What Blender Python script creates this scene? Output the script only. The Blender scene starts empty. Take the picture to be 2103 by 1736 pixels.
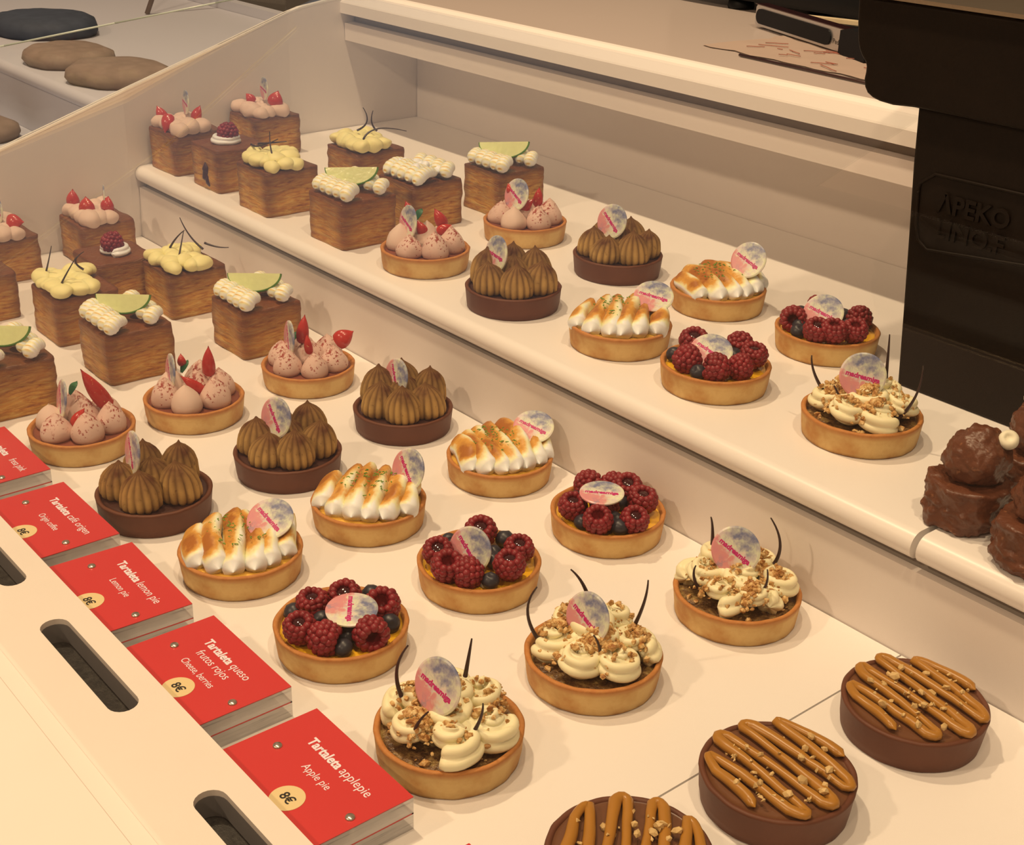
import bpy, bmesh, math, random
from mathutils import Vector, Matrix, noise
from math import sin, cos, pi, sqrt, radians

scene = bpy.context.scene
COL = scene.collection

# ------------------------------------------------------------------ camera
W, H = 2103, 1736
FPX = 2742.62
cam_data = bpy.data.cameras.new('camera')
cam = bpy.data.objects.new('camera', cam_data)
COL.objects.link(cam)
scene.camera = cam
cam_data.sensor_fit = 'HORIZONTAL'
cam_data.sensor_width = 36.0
cam_data.lens = FPX / W * 36.0
cam_data.clip_start = 0.01
cam_data.clip_end = 60
yaw, pitch, roll = radians(-49.7445), radians(24.9913), radians(1.7238)
fwd = Vector((cos(pitch) * sin(yaw), cos(pitch) * cos(yaw), -sin(pitch)))
rt = Vector((cos(yaw), -sin(yaw), 0))
up = rt.cross(fwd)
r2 = rt * cos(roll) + up * sin(roll)
u2 = -rt * sin(roll) + up * cos(roll)
cam.matrix_world = Matrix(((r2.x, u2.x, -fwd.x, 0.65214), (r2.y, u2.y, -fwd.y, -0.53964),
                           (r2.z, u2.z, -fwd.z, 0.46028), (0, 0, 0, 1)))

# ------------------------------------------------------------------ world, lights, exposure
scene.view_settings.view_transform = 'Standard'
scene.view_settings.look = 'None'
scene.view_settings.gamma = 1.0
scene.view_settings.use_curve_mapping = False
scene.view_settings.exposure = 0.0

world = bpy.data.worlds.new('world')
scene.world = world
world.use_nodes = True
wn = world.node_tree
wn.nodes.clear()
wo = wn.nodes.new('ShaderNodeOutputWorld')
wb = wn.nodes.new('ShaderNodeBackground')
# warm room all round, cool daylight from a window far beyond the upper left
wc = wn.nodes.new('ShaderNodeTexCoord')
wd = wn.nodes.new('ShaderNodeVectorMath')
wd.operation = 'DOT_PRODUCT'
wd.inputs[1].default_value = (-0.88, 0.40, 0.26)
wn.links.new(wc.outputs['Generated'], wd.inputs[0])
wm = wn.nodes.new('ShaderNodeMapRange')
wn.links.new(wd.outputs['Value'], wm.inputs[0])
wm.inputs[1].default_value = 0.86
wm.inputs[2].default_value = 0.98
wx = wn.nodes.new('ShaderNodeMix')
wx.data_type = 'RGBA'
wn.links.new(wm.outputs[0], wx.inputs[0])
wx.inputs[6].default_value = (0.22, 0.13, 0.075, 1)
wx.inputs[7].default_value = (0.15, 0.17, 0.19, 1)
wn.links.new(wx.outputs[2], wb.inputs['Color'])
wb.inputs['Strength'].default_value = 1.0
wn.links.new(wb.outputs[0], wo.inputs[0])


def lamp(name, loc, target, watts, col, size):
    d = bpy.data.lights.new(name, 'AREA')
    d.shape = 'DISK'
    d.size = size
    d.energy = watts
    d.color = col
    o = bpy.data.objects.new(name, d)
    COL.objects.link(o)
    o.location = loc
    v = Vector(target) - Vector(loc)
    o.rotation_euler = v.to_track_quat('-Z', 'Y').to_euler()
    return o


WARM = (1.0, 0.72, 0.43)
for lx, lw in ((-0.78, 28), (0.10, 13), (1.00, 14.5)):
    lamp('ceiling_spot', (lx, -0.21, 2.30), (lx * 0.3, 0.05, 0.0), lw, WARM, 0.10)
lamp('ceiling_spot', (-0.35, -1.75, 1.55), (-0.1, 0.1, 0.0), 14, (1.0, 0.70, 0.43), 0.10)
lamp('ceiling_spot', (0.95, -1.95, 1.65), (0.1, 0.1, 0.0), 7, (1.0, 0.70, 0.43), 0.12)

# ------------------------------------------------------------------ helpers


def s2l(c):
    c = c / 255.0
    return c / 12.92 if c <= 0.04045 else ((c + 0.055) / 1.055) ** 2.4


TR = [s2l(252) / 0.86, s2l(222) / 0.86, s2l(186) / 0.86]


def pc(r, g, b):
    """albedo from a colour as the warm-lit photograph shows it"""
    return (min(0.95, s2l(r) / TR[0]), min(0.95, s2l(g) / TR[1]), min(0.95, s2l(b) / TR[2]), 1)


class NT:
    def __init__(self, name):
        self.m = bpy.data.materials.new(name)
        self.m.use_nodes = True
        self.t = self.m.node_tree
        self.t.nodes.clear()
        self.out = self.t.nodes.new('ShaderNodeOutputMaterial')

    def n(self, typ, **kw):
        nd = self.t.nodes.new(typ)
        for k, v in kw.items():
            if k in nd.inputs:
                nd.inputs[k].default_value = v
            else:
                setattr(nd, k, v)
        return nd

    def l(self, a, b):
        self.t.links.new(a, b)

    def noise(self, scale, detail=3, rough=0.5, vec=None, dist=0.0):
        nd = self.n('ShaderNodeTexNoise')
        nd.inputs['Scale'].default_value = scale
        nd.inputs['Detail'].default_value = detail
        nd.inputs['Roughness'].default_value = rough
        nd.inputs['Distortion'].default_value = dist
        if vec is None:
            vec = self.obj()
        self.l(vec, nd.inputs['Vector'])
        return nd.outputs['Fac']

    def obj(self):
        if not hasattr(self, '_o'):
            self._o = self.n('ShaderNodeTexCoord').outputs['Object']
        return self._o

    def sep(self):
        s = self.n('ShaderNodeSeparateXYZ')
        self.l(self.obj(), s.inputs[0])
        return s.outputs

    def ramp(self, fac, stops, interp='LINEAR'):
        r = self.n('ShaderNodeValToRGB')
        cr = r.color_ramp
        cr.interpolation = interp
        while len(cr.elements) < len(stops):
            cr.elements.new(0.5)
        for e, (p, c) in zip(cr.elements, stops):
            e.position = p
            e.color = c if len(c) == 4 else (*c, 1)
        self.l(fac, r.inputs[0])
        return r.outputs['Color']

    def mix(self, fac, a, b, mode='MIX'):
        m = self.n('ShaderNodeMix', data_type='RGBA', blend_type=mode)
        for s, v in ((0, fac), (6, a), (7, b)):
            if hasattr(v, 'is_output'):
                self.l(v, m.inputs[s])
            else:
                m.inputs[s].default_value = v
        return m.outputs[2]

    def math(self, op, a, b=0.0, clamp=False):
        m = self.n('ShaderNodeMath', operation=op, use_clamp=clamp)
        for i, v in enumerate((a, b)):
            if hasattr(v, 'is_output'):
                self.l(v, m.inputs[i])
            else:
                m.inputs[i].default_value = v
        return m.outputs[0]

    def mr(self, v, a, b, c=0.0, d=1.0):
        m = self.n('ShaderNodeMapRange')
        self.l(v, m.inputs[0])
        for i, x in enumerate((a, b, c, d)):
            m.inputs[i + 1].default_value = x
        return m.outputs[0]

    def attr(self, name):
        return self.n('ShaderNodeAttribute', attribute_name=name).outputs['Fac']

    def bsdf(self, col, rough=0.6, spec=0.4, sss=0.0, bump=None, bstr=0.3, bdist=0.001, metal=0.0, coat=0.0):
        b = self.n('ShaderNodeBsdfPrincipled')
        if hasattr(col, 'is_output'):
            self.l(col, b.inputs['Base Color'])
        else:
            b.inputs['Base Color'].default_value = col
        if hasattr(rough, 'is_output'):
            self.l(rough, b.inputs['Roughness'])
        else:
            b.inputs['Roughness'].default_value = rough
        b.inputs['Specular IOR Level'].default_value = spec
        b.inputs['Metallic'].default_value = metal
        b.inputs['Coat Weight'].default_value = coat
        b.inputs['Coat Roughness'].default_value = 0.08
        if sss:
            b.inputs['Subsurface Weight'].default_value = sss
            b.inputs['Subsurface Radius'].default_value = (1.0, 0.6, 0.35)
            b.inputs['Subsurface Scale'].default_value = 0.004
        if bump is not None:
            bp = self.n('ShaderNodeBump')
            bp.inputs['Strength'].default_value = bstr
            bp.inputs['Distance'].default_value = bdist
            self.l(bump, bp.inputs['Height'])
            self.l(bp.outputs[0], b.inputs['Normal'])
        self.l(b.outputs[0], self.out.inputs['Surface'])
        self.b = b
        return self.m


def simple(name, col, rough=0.6, spec=0.4, nscale=60, var=0.08, bstr=0.1, **kw):
    t = NT(name)
    f = t.noise(nscale, 4)
    dark = tuple(c * (1 - var) for c in col[:3]) + (1,)
    lite = tuple(min(0.97, c * (1 + var)) for c in col[:3]) + (1,)
    return t.bsdf(t.mix(f, dark, lite), rough, spec, bump=f, bstr=bstr, **kw)


M = {}
# white laminate of the case, faint cloudy wear
t = NT('white_laminate')
f = t.noise(3.0, 3)
g = t.noise(45, 5, 0.7)
c = t.mix(f, (0.83, 0.80, 0.79, 1), (0.87, 0.85, 0.83, 1))
c = t.mix(t.mr(g, 0.62, 0.80, 0, 0.12), c, (0.6, 0.52, 0.45, 1))
M['white'] = t.bsdf(c, 0.34, 0.45)
M['white_matt'] = simple('painted_panel', (0.80, 0.755, 0.735, 1), 0.55, 0.3, 6, 0.03, 0.02)
M['board'] = simple('painted_board', (0.80, 0.75, 0.70, 1), 0.5, 0.35, 25, 0.025, 0.02)
M['seam'] = simple('gap_shade_grey', (0.36, 0.32, 0.29, 1), 0.8)  # grey that stands in for shade inside the two gaps
M['seam_pale'] = simple('seam_pale', (0.56, 0.50, 0.45, 1), 0.8)
M['edge'] = simple('lit_panel_edge', (0.93, 0.90, 0.86, 1), 0.3, 0.5)  # whiter than the panel, paints in strong light on its top edge
M['slot'] = simple('vent_grey', (0.20, 0.195, 0.20, 1), 0.6)
t = NT('vent_dark')
g = t.noise(180, 5, 0.8)
M['slot_dark'] = t.bsdf(t.mix(t.mr(g, 0.4, 0.75), (0.012, 0.011, 0.011, 1), (0.06, 0.055, 0.05, 1)), 0.5, 0.4, bump=g, bstr=0.5)
M['counter'] = simple('counter_top', (0.62, 0.55, 0.53, 1), 0.22, 0.5, 4, 0.04, 0.01)
M['black'] = simple('black_plastic', (0.006, 0.007, 0.009, 1), 0.5, 0.2)
M['grip'] = simple('black_grip', (0.006, 0.007, 0.010, 1), 0.55, 0.2)
M['alu'] = simple('brushed_aluminium', (0.62, 0.62, 0.63, 1), 0.32, 0.5, 300, 0.06, 0.1, metal=0.9)
M['brass'] = simple('pale_metal', (0.62, 0.52, 0.38, 1), 0.25, 0.5, 200, 0.05, 0.05, metal=0.95)
M['steel'] = simple('screw_steel', (0.60, 0.56, 0.50, 1), 0.28, 0.5, 400, 0.05, 0.05, metal=0.9)
M['wood'] = simple('pale_wood', pc(225, 185, 130), 0.6, 0.3, 90, 0.12)
# cast iron machine
t = NT('dark_cast_iron')
f = t.noise(28, 6, 0.65)
g = t.noise(220, 4, 0.7)
c = t.mix(f, (0.0045, 0.003, 0.002, 1), (0.012, 0.007, 0.0042, 1))
M['iron'] = t.bsdf(c, 0.55, 0.14, bump=g, bstr=0.5, bdist=0.0006)

# ------- shortcrust
t = NT('golden_shortcrust')
x, y, z = t.sep()
f = t.noise(240, 5, 0.7)
f2 = t.noise(45, 4, 0.6)
side = t.mix(t.mr(f2, 0.34, 0.66), pc(200, 126, 54), pc(232, 174, 96))
rim = t.mix(f, pc(178, 92, 34), pc(214, 136, 64))
zz = t.math('ADD', z, t.math('MULTIPLY', f2, 0.004))
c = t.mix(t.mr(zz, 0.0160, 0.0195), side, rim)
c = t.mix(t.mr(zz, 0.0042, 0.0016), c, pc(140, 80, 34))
c = t.mix(t.mr(f, 0.66, 0.80, 0, 0.5), c, pc(150, 95, 50))
M['crust'] = t.bsdf(c, 0.62, 0.3, bump=f, bstr=0.7, bdist=0.0008)
t = NT('chocolate_shortcrust')
f = t.noise(230, 5, 0.7)
f2 = t.noise(40, 4, 0.6)
c = t.mix(f2, pc(88, 42, 22), pc(118, 62, 34))
M['choc_crust'] = t.bsdf(c, 0.55, 0.35, bump=f, bstr=0.35, bdist=0.0005)
M['choc_fill'] = simple('chocolate_filling', pc(70, 36, 24), 0.4, 0.4, 90, 0.2, 0.3)
M['ganache'] = simple('ganache', pc(112, 64, 34), 0.35, 0.45, 70, 0.12, 0.2)
M['pink_fill'] = simple('browned_jam', pc(134, 66, 40), 0.4, 0.4, 160, 0.35, 0.4)
t = NT('apple_filling')
f = t.noise(170, 4, 0.7)
c = t.ramp(f, [(0.35, pc(70, 38, 18)), (0.5, pc(118, 76, 36)), (0.68, pc(168, 124, 62))])
M['apple_fill'] = t.bsdf(c, 0.3, 0.5, bump=f, bstr=0.8, bdist=0.002)
M['curd'] = simple('lemon_curd', pc(254, 172, 30), 0.22, 0.5, 120, 0.10, 0.25, coat=0.4)
M['curd_pale'] = simple('baked_lemon_curd', pc(240, 168, 60), 0.35, 0.45, 150, 0.12, 0.3)
# pink cream with red dust
t = NT('pink_cream')
f = t.noise(420, 3, 0.6)
g = t.noise(60, 3, 0.5)
c = t.mix(g, pc(222, 164, 126), pc(236, 186, 148))
x, y, z = t.sep()
th = t.mr(z, 0.0, 0.018, 0.66, 0.50)
msk = t.math('MULTIPLY', t.math('SUBTRACT', f, th), 14.0, True)
msk = t.math('MULTIPLY', msk, t.mr(g, 0.38, 0.52))
c = t.mix(msk, c, pc(164, 66, 46))
M['pink'] = t.bsdf(c, 0.6, 0.3, bump=f, bstr=0.12, bdist=0.0005, sss=0.15)
t = NT('pale_pink_cream')
g = t.noise(60, 3, 0.5)
f = t.noise(420, 3, 0.6)
M['pink_pale'] = t.bsdf(t.mix(g, pc(224, 172, 132), pc(238, 190, 150)), 0.6, 0.3, bump=f, bstr=0.12, bdist=0.0005, sss=0.15)
# coffee cream with cocoa, and shade painted into the rib grooves
t = NT('coffee_cream')
f = t.noise(300, 4, 0.7)
g = t.noise(70, 3, 0.5)
x, y, z = t.sep()
base = t.mix(g, pc(186, 128, 58), pc(212, 158, 84))
hz = t.math('ADD', t.mr(z, 0.009, 0.0205), t.mr(g, 0.3, 0.7, -0.30, 0.30))
c = t.mix(t.math('MULTIPLY', hz, 1.0, True), base, pc(96, 50, 20))
c = t.mix(t.mr(f, 0.6, 0.72, 0, 0.6), c, pc(84, 44, 20))
c = t.mix(t.math('MULTIPLY', t.attr('toast_groove_shade'), 0.75), c, pc(84, 44, 18))  # darkens the grooves to paint in shade between ribs
M['coffee'] = t.bsdf(c, 0.75, 0.2, bump=f, bstr=0.35, bdist=0.0006)
# meringue, 'toast' stored on the mesh
t = NT('toasted_meringue')
f = t.noise(110, 4, 0.6)
a = t.attr('toast_groove_shade')
k = t.math('MULTIPLY', a, t.mr(f, 0.25, 0.65, 0.45, 1.25), True)
c = t.ramp(k, [(0.0, pc(253, 228, 198)), (0.16, pc(252, 222, 150)), (0.42, pc(228, 150, 56)), (0.85, pc(178, 98, 32))])
M['meringue'] = t.bsdf(c, 0.42, 0.4, bump=f, bstr=0.08, bdist=0.0006, sss=0.15)
M['white_cream'] = simple('white_cream', pc(250, 224, 194), 0.4, 0.4, 120, 0.03, 0.1, sss=0.15)
M['vanilla'] = simple('vanilla_cream', pc(254, 218, 152), 0.42, 0.4, 100, 0.04, 0.12, sss=0.15)
M['yellow_cream'] = simple('pale_yellow_cream', pc(250, 214, 130), 0.5, 0.35, 100, 0.05, 0.15, sss=0.15)
t = NT('golden_crumb')
f = t.noise(260, 3, 0.6)
M['crumb'] = t.bsdf(t.ramp(f, [(0.35, pc(160, 92, 36)), (0.5, pc(212, 148, 76)), (0.65, pc(236, 184, 112))]), 0.5, 0.35)
M['nut'] = simple('chopped_nut', pc(222, 168, 96), 0.5, 0.35, 200, 0.2, 0.3)
M['hazelnut'] = simple('hazelnut', pc(244, 212, 160), 0.45, 0.35, 200, 0.1, 0.2)
M['stick'] = simple('dark_chocolate', pc(58, 30, 24), 0.3, 0.5, 200, 0.1, 0.1)
M['caramel'] = simple('caramel_cream', pc(176, 108, 32), 0.32, 0.45, 90, 0.08, 0.1)
t = NT('raspberry')
f = t.noise(900, 2, 0.5)
g = t.noise(90, 2, 0.5)
M['rasp'] = t.bsdf(t.mix(g, pc(108, 14, 18), pc(160, 34, 36)), 0.42, 0.45, bump=f, bstr=0.15, bdist=0.0003)
M['jelly'] = simple('dark_jelly', pc(58, 8, 12), 0.08, 0.6, 100, 0.1, 0.0, coat=0.8)
t = NT('blueberry')
g = t.noise(140, 3, 0.6)
M['blue'] = t.bsdf(t.mix(g, (0.012, 0.012, 0.018, 1), (0.045, 0.045, 0.065, 1)), 0.38, 0.45)
t = NT('strawberry')
f = t.noise(500, 2, 0.5)
g = t.noise(120, 2, 0.5)
c = t.mix(g, pc(176, 24, 18), pc(216, 60, 36))
c = t.mix(t.mr(f, 0.68, 0.74), c, pc(232, 150, 80))
M['straw'] = t.bsdf(c, 0.25, 0.5, bump=f, bstr=0.2, bdist=0.0004, coat=0.3)
t = NT('strawberry_flesh')
g = t.noise(150, 3, 0.5)
M['straw_in'] = t.bsdf(t.mix(t.mr(g, 0.4, 0.6), pc(226, 72, 44), pc(240, 150, 110)), 0.3, 0.5)
M['mint'] = simple('mint_leaf', pc(50, 92, 44), 0.45, 0.4, 200, 0.2, 0.4)
M['zest'] = simple('lime_zest', pc(120, 140, 44), 0.5, 0.3, 200, 0.2, 0.1)
M['lime'] = simple('lime_flesh', pc(230, 210, 130), 0.2, 0.5, 220, 0.10, 0.25, sss=0.1)
M['lime_rind'] = simple('lime_rind', pc(96, 130, 40), 0.35, 0.45, 220, 0.15, 0.2)
# laminated pastry
t = NT('laminated_pastry')
x, y, z = t.sep()
mp = t.n('ShaderNodeMapping')
t.l(t.obj(), mp.inputs[0])
mp.inputs['Scale'].default_value = (1, 1, 6.0)
f = t.noise(34, 5, 0.62, mp.outputs[0], 1.6)
g = t.noise(30, 3, 0.5)
layer = t.ramp(f, [(0.30, pc(150, 72, 20)), (0.42, pc(206, 122, 38)), (0.55, pc(232, 156, 60)), (0.70, pc(246, 188, 96))])
dk = t.mr(t.math('ADD', z, t.math('MULTIPLY', g, 0.034)), 0.034, 0.066, 0.0, 0.85)
c = t.mix(dk, layer, pc(122, 56, 18))
top = t.mr(z, 0.0405, 0.0435)
c = t.mix(t.math('MULTIPLY', top, 0.8), c, pc(96, 44, 16))
ex = t.math('MINIMUM', t.math('ABSOLUTE', x), t.math('ABSOLUTE', y))
edge = t.mr(t.math('ADD', ex, t.math('MULTIPLY', g, 0.010)), 0.022, 0.034, 0.0, 0.65)
c = t.mix(edge, c, pc(112, 52, 18))
rnd = t.n('ShaderNodeObjectInfo').outputs['Random']
c = t.mix(t.mr(rnd, 0, 1, 0.0, 0.40), c, pc(150, 72, 26))
M['pastry'] = t.bsdf(c, 0.45, 0.45, bump=f, bstr=1.0, bdist=0.0030)
M['berry_fill'] = simple('berry_filling', pc(70, 30, 32), 0.35, 0.4, 200, 0.3, 0.4)
t = NT('nutty_chocolate')
f = t.noise(70, 4, 0.6)
g = t.noise(230, 2, 0.5)
c = t.mix(f, pc(84, 40, 20), pc(116, 60, 32))
c = t.mix(t.mr(g, 0.66, 0.72, 0, 0.5), c, pc(170, 100, 56))
M['rocher'] = t.bsdf(c, 0.38, 0.45, bump=g, bstr=0.6, bdist=0.0012)
# printed disc
t = NT('printed_white_chocolate')
x, y, z = t.sep()
f = t.noise(110, 4, 0.6, dist=0.6)
f2 = t.noise(190, 3, 0.6)
dz = t.math('ADD', z, t.math('MULTIPLY', t.math('SUBTRACT', f, 0.5), 0.030))
dx = t.math('ADD', x, t.math('MULTIPLY', t.math('SUBTRACT', f2, 0.5), 0.02))
c = t.mix(t.mr(f2, 0.4, 0.62), pc(240, 216, 158), pc(228, 190, 160))
blue = t.math('MULTIPLY', t.mr(dz, -0.0015, 0.005), t.mr(f2, 0.34, 0.62, 0.35, 0.95))
blue = t.math('MULTIPLY', blue, t.mr(t.math('ABSOLUTE', x), 0.0140, 0.0065))
c = t.mix(blue, c, pc(112, 108, 120))
pk = t.math('MULTIPLY', t.mr(dz, -0.0005, -0.003), t.mr(dx, 0.006, 0.000, 0.0, 0.9))
c = t.mix(pk, c, pc(226, 126, 112))
c = t.mix(t.math('MULTIPLY', t.mr(dz, -0.005, -0.009), t.mr(f, 0.5, 0.62, 0, 0.7)), c, pc(146, 130, 130))
M['disc'] = t.bsdf(c, 0.3, 0.45)
M['disc_text'] = simple('magenta_print', pc(206, 34, 92), 0.4, 0.4)
# tags
M['red'] = simple('red_card', pc(214, 52, 42), 0.35, 0.35, 12, 0.05, 0.0, coat=0.25)
M['tag_text'] = simple('white_print', pc(248, 214, 190), 0.5, 0.3)
M['tag_spot'] = simple('cream_price_spot', pc(238, 192, 122), 0.5, 0.3, 20, 0.02, 0)
M['tag_black'] = simple('black_print', (0.02, 0.018, 0.016, 1), 0.5, 0.3)
M['paper'] = simple('sketch_paper', pc(188, 150, 118), 0.7, 0.2, 30, 0.08, 0.05)
t = NT('sketch_lines')
M['sketch'] = simple('red_sketch_ink', pc(168, 92, 66), 0.6, 0.2)
M['cookie'] = simple('brown_cookie', (0.23, 0.185, 0.165, 1), 0.75, 0.25, 60, 0.3, 0.6)  # brown cooled to paint in the glass haze
M['cookie_dark'] = simple('dark_cookie', (0.045, 0.060, 0.095, 1), 0.7, 0.25, 60, 0.3, 0.6)
M['grey_wall'] = simple('grey_wall', (0.30, 0.31, 0.33, 1), 0.8, 0.2, 2, 0.05, 0)
M['pillar'] = simple('grey_pillar', (0.16, 0.15, 0.145, 1), 0.7, 0.2)


def clear(name, tint, f0=0.04, rough=0.0):
    """thin clear sheet: transmission plus Schlick reflection"""
    t = NT(name)
    tr = t.n('ShaderNodeBsdfTransparent')
    tr.inputs[0].default_value = tint
    gl = t.n('ShaderNodeBsdfGlossy')
    gl.inputs['Roughness'].default_value = rough
    gl.inputs['Color'].default_value = (1, 1, 1, 1)
    ge = t.n('ShaderNodeNewGeometry')
    dp = t.n('ShaderNodeVectorMath', operation='DOT_PRODUCT')
    t.l(ge.outputs['Normal'], dp.inputs[0])
    t.l(ge.outputs['Incoming'], dp.inputs[1])
    c = t.math('ABSOLUTE', dp.outputs['Value'])
    k = t.math('POWER', t.math('SUBTRACT', 1.0, c), 5.0)
    fac = t.math('ADD', t.math('MULTIPLY', k, 1 - f0), f0)
    mx = t.n('ShaderNodeMixShader')
    t.l(fac, mx.inputs[0])
    t.l(tr.outputs[0], mx.inputs[1])
    t.l(gl.outputs[0], mx.inputs[2])
    t.l(mx.outputs[0], t.out.inputs[0])
    return t.m


M['glass'] = clear('clear_glass', (0.985, 0.99, 0.988, 1), 0.02)
# thick polished acrylic seen edge-on: grey-white streaks paint its inner refractions, over part transparency
t = NT('thick_acrylic')
x, y, z = t.sep()
mp = t.n('ShaderNodeMapping')
t.l(t.obj(), mp.inputs[0])
mp.inputs['Scale'].default_value = (14, 14, 260)
f = t.noise(1.0, 4, 0.6, mp.outputs[0], 0.8)
c = t.ramp(f, [(0.30, (0.42, 0.44, 0.47, 1)), (0.40, (0.85, 0.85, 0.86, 1)), (0.52, (0.97, 0.97, 0.97, 1))])
b = t.n('ShaderNodeBsdfPrincipled')
t.l(c, b.inputs['Base Color'])
b.inputs['Roughness'].default_value = 0.08
tr = t.n('ShaderNodeBsdfTransparent')
mx = t.n('ShaderNodeMixShader')
mx.inputs[0].default_value = 0.55
t.l(tr.outputs[0], mx.inputs[1])
t.l(b.outputs[0], mx.inputs[2])
t.l(mx.outputs[0], t.out.inputs[0])
M['acrylic'] = t.m


# ------------------------------------------------------------------ mesh helpers
class MB:
    def __init__(self):
        self.v = []
        self.f = []
        self.a = []      # meringue browning and painted coffee groove shade, per-vertex 'toast'

    def add(self, v, f, a=None):
        o = len(self.v)
        self.v += [tuple(p) for p in v]
        self.f += [tuple(i + o for i in q) for q in f]
        self.a += list(a) if a is not None else [0.0] * len(v)
        return self

    def xf(self, mat):
        self.v = [tuple(mat @ Vector(p)) for p in self.v]
        return self

    def bump(self, amp, scale, seed=0.0):
        """push every vertex about by smooth noise"""
        out = []
        for p in self.v:
            q = Vector(p) * scale + Vector((seed, seed * 1.7, -seed))
            n = noise.noise_vector(q)
            out.append((p[0] + n.x * amp, p[1] + n.y * amp, p[2] + n.z * amp))
        self.v = out
        return self

    def mesh(self, name, mat, smooth=True):
        me = bpy.data.meshes.new(name)
        me.from_pydata(self.v, [], self.f)
        me.update()
        if smooth:
            me.polygons.foreach_set('use_smooth', [True] * len(me.polygons))
        if any(self.a):
            at = me.attributes.new('toast_groove_shade', 'FLOAT', 'POINT')
            at.data.foreach_set('value', self.a)
        me.materials.append(mat)
        return me

    def obj(self, name, mat, parent=None, smooth=True, loc=None):
        return put(name, self.mesh(name, mat, smooth), parent, loc)


def put(name, me, parent=None, loc=None, rot=None, mw=None, label=None):
    o = bpy.data.objects.new(name, me)
    COL.objects.link(o)
    if parent:
        o.parent = parent
    if mw is not None:
        o.matrix_local = mw
    else:
        if loc is not None:
            o.location = loc
        if rot is not None:
            o.rotation_euler = rot
    if label:
        o['label'] = label
    return o


def tag(o, label, cat, group=None, kind=None):
    o['label'] = label
    o['category'] = cat
    if group:
        o['group'] = group
    if kind:
        o['kind'] = kind
    return o


def empty(name, loc, rz=0.0):
    o = bpy.data.objects.new(name, None)
    o.empty_display_size = 0.01
    COL.objects.link(o)
    o.location = loc
    o.rotation_euler = (0, 0, rz)
    return o


def lathe(prof, n=48, rib=None, closed=True, noise_amp=0.0, nscale=60, seed=0.0):
    """prof: [(r,z)...] bottom to top; rib(theta, k) multiplies the radius"""
    mb = MB()
    v = []
    K = len(prof)
    for k, (r, z) in enumerate(prof):
        for i in range(n):
            th = 2 * pi * i / n
            rr = r * (rib(th, k / (K - 1)) if rib else 1)
            x, y = rr * cos(th), rr * sin(th)
            if noise_amp:
                d = noise.noise(Vector((x, y, z)) * nscale + Vector((seed, seed, seed)))
                s = 1 + noise_amp * d / max(rr, 1e-4) if rr > 1e-4 else 1
                x *= s
                y *= s
                zz = z + noise_amp * 0.5 * noise.noise(Vector((x, y, seed * 3)) * nscale)
            else:
                zz = z
            v.append((x, y, zz))
    f = []
    for k in range(K - 1):
        for i in range(n):
            j = (i + 1) % n
            f.append((k * n + i, k * n + j, (k + 1) * n + j, (k + 1) * n + i))
    if closed:
        f.append(tuple(reversed(range(n))))
        f.append(tuple((K - 1) * n + i for i in range(n)))
    mb.add(v, f)
    return mb


def sweep(path, rad, nseg=12, sec=None, att=None, upv=(0, 0, 1), flat=1.0):
    """tube along path; rad(t); sec(theta,t) radius factor; theta=0 is sideways, pi/2 up"""
    P = [Vector(p) for p in path]
    n = len(P)
    v, a = [], []
    U = Vector(upv)
    for i, p in enumerate(P):
        tan = (P[min(i + 1, n - 1)] - P[max(i - 1, 0)]).normalized()
        sd = tan.cross(U)
        if sd.length < 0.05:
            sd = tan.cross(Vector((0, 1, 0.01)))
        sd.normalize()
        u = sd.cross(tan)
        t = i / (n - 1)
        r = rad(t)
        for k in range(nseg):
            th = 2 * pi * k / nseg
            s = r * (sec(th, t) if sec else 1)
            v.append(p + sd * (cos(th) * s) + u * (sin(th) * s * flat))
            a.append(att(th, t) if att else 0.0)
    f = []
    for i in range(n - 1):
        for k in range(nseg):
            j = (k + 1) % nseg
            f.append((i * nseg + k, i * nseg + j, (i + 1) * nseg + j, (i + 1) * nseg + k))
    f.append(tuple(range(nseg)))
    f.append(tuple(reversed([(n - 1) * nseg + k for k in range(nseg)])))
    m = MB()
    m.add(v, f, a)
    return m


def ico(sub=1, r=1.0):
    bm = bmesh.new()
    bmesh.ops.create_icosphere(bm, subdivisions=sub, radius=r)
    v = [tuple(x.co) for x in bm.verts]
    f = [tuple(x.index for x in q.verts) for q in bm.faces]
    bm.free()
    return v, f


ICO1, ICO2, ICO3 = ico(1), ico(2), ico(3)


def blob(mb, c, r, src=None, squash=(1, 1, 1), att=None):
    V, F = src or ICO2
    mb.add([(c[0] + p[0] * r * squash[0], c[1] + p[1] * r * squash[1], c[2] + p[2] * r * squash[2]) for p in V], F,
           [att(p) for p in V] if att else None)


def box(mb, lo, hi):
    x0, y0, z0 = lo
    x1, y1, z1 = hi
    mb.add([(x0, y0, z0), (x1, y0, z0), (x1, y1, z0), (x0, y1, z0), (x0, y0, z1), (x1, y0, z1), (x1, y1, z1), (x0, y1, z1)],
           [(0, 3, 2, 1), (4, 5, 6, 7), (0, 1, 5, 4), (1, 2, 6, 5), (2, 3, 7, 6), (3, 0, 4, 7)])
    return mb


def prism(mb, poly, axis, a, b):
    """extrude a 2D polygon; axis 'x': poly=(y,z); 'y': poly=(x,z); 'z': poly=(x,y)"""
    def P(q, s):
        return {'x': (s, q[0], q[1]), 'y': (q[0], s, q[1]), 'z': (q[0], q[1], s)}[axis]
    n = len(poly)
    v = [P(q, a) for q in poly] + [P(q, b) for q in poly]
    f = [tuple(range(n)), tuple(reversed(range(n, 2 * n)))]
    for i in range(n):
        j = (i + 1) % n
        f.append((j, i, n + i, n + j))
    mb.add(v, f)
    return mb


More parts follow.
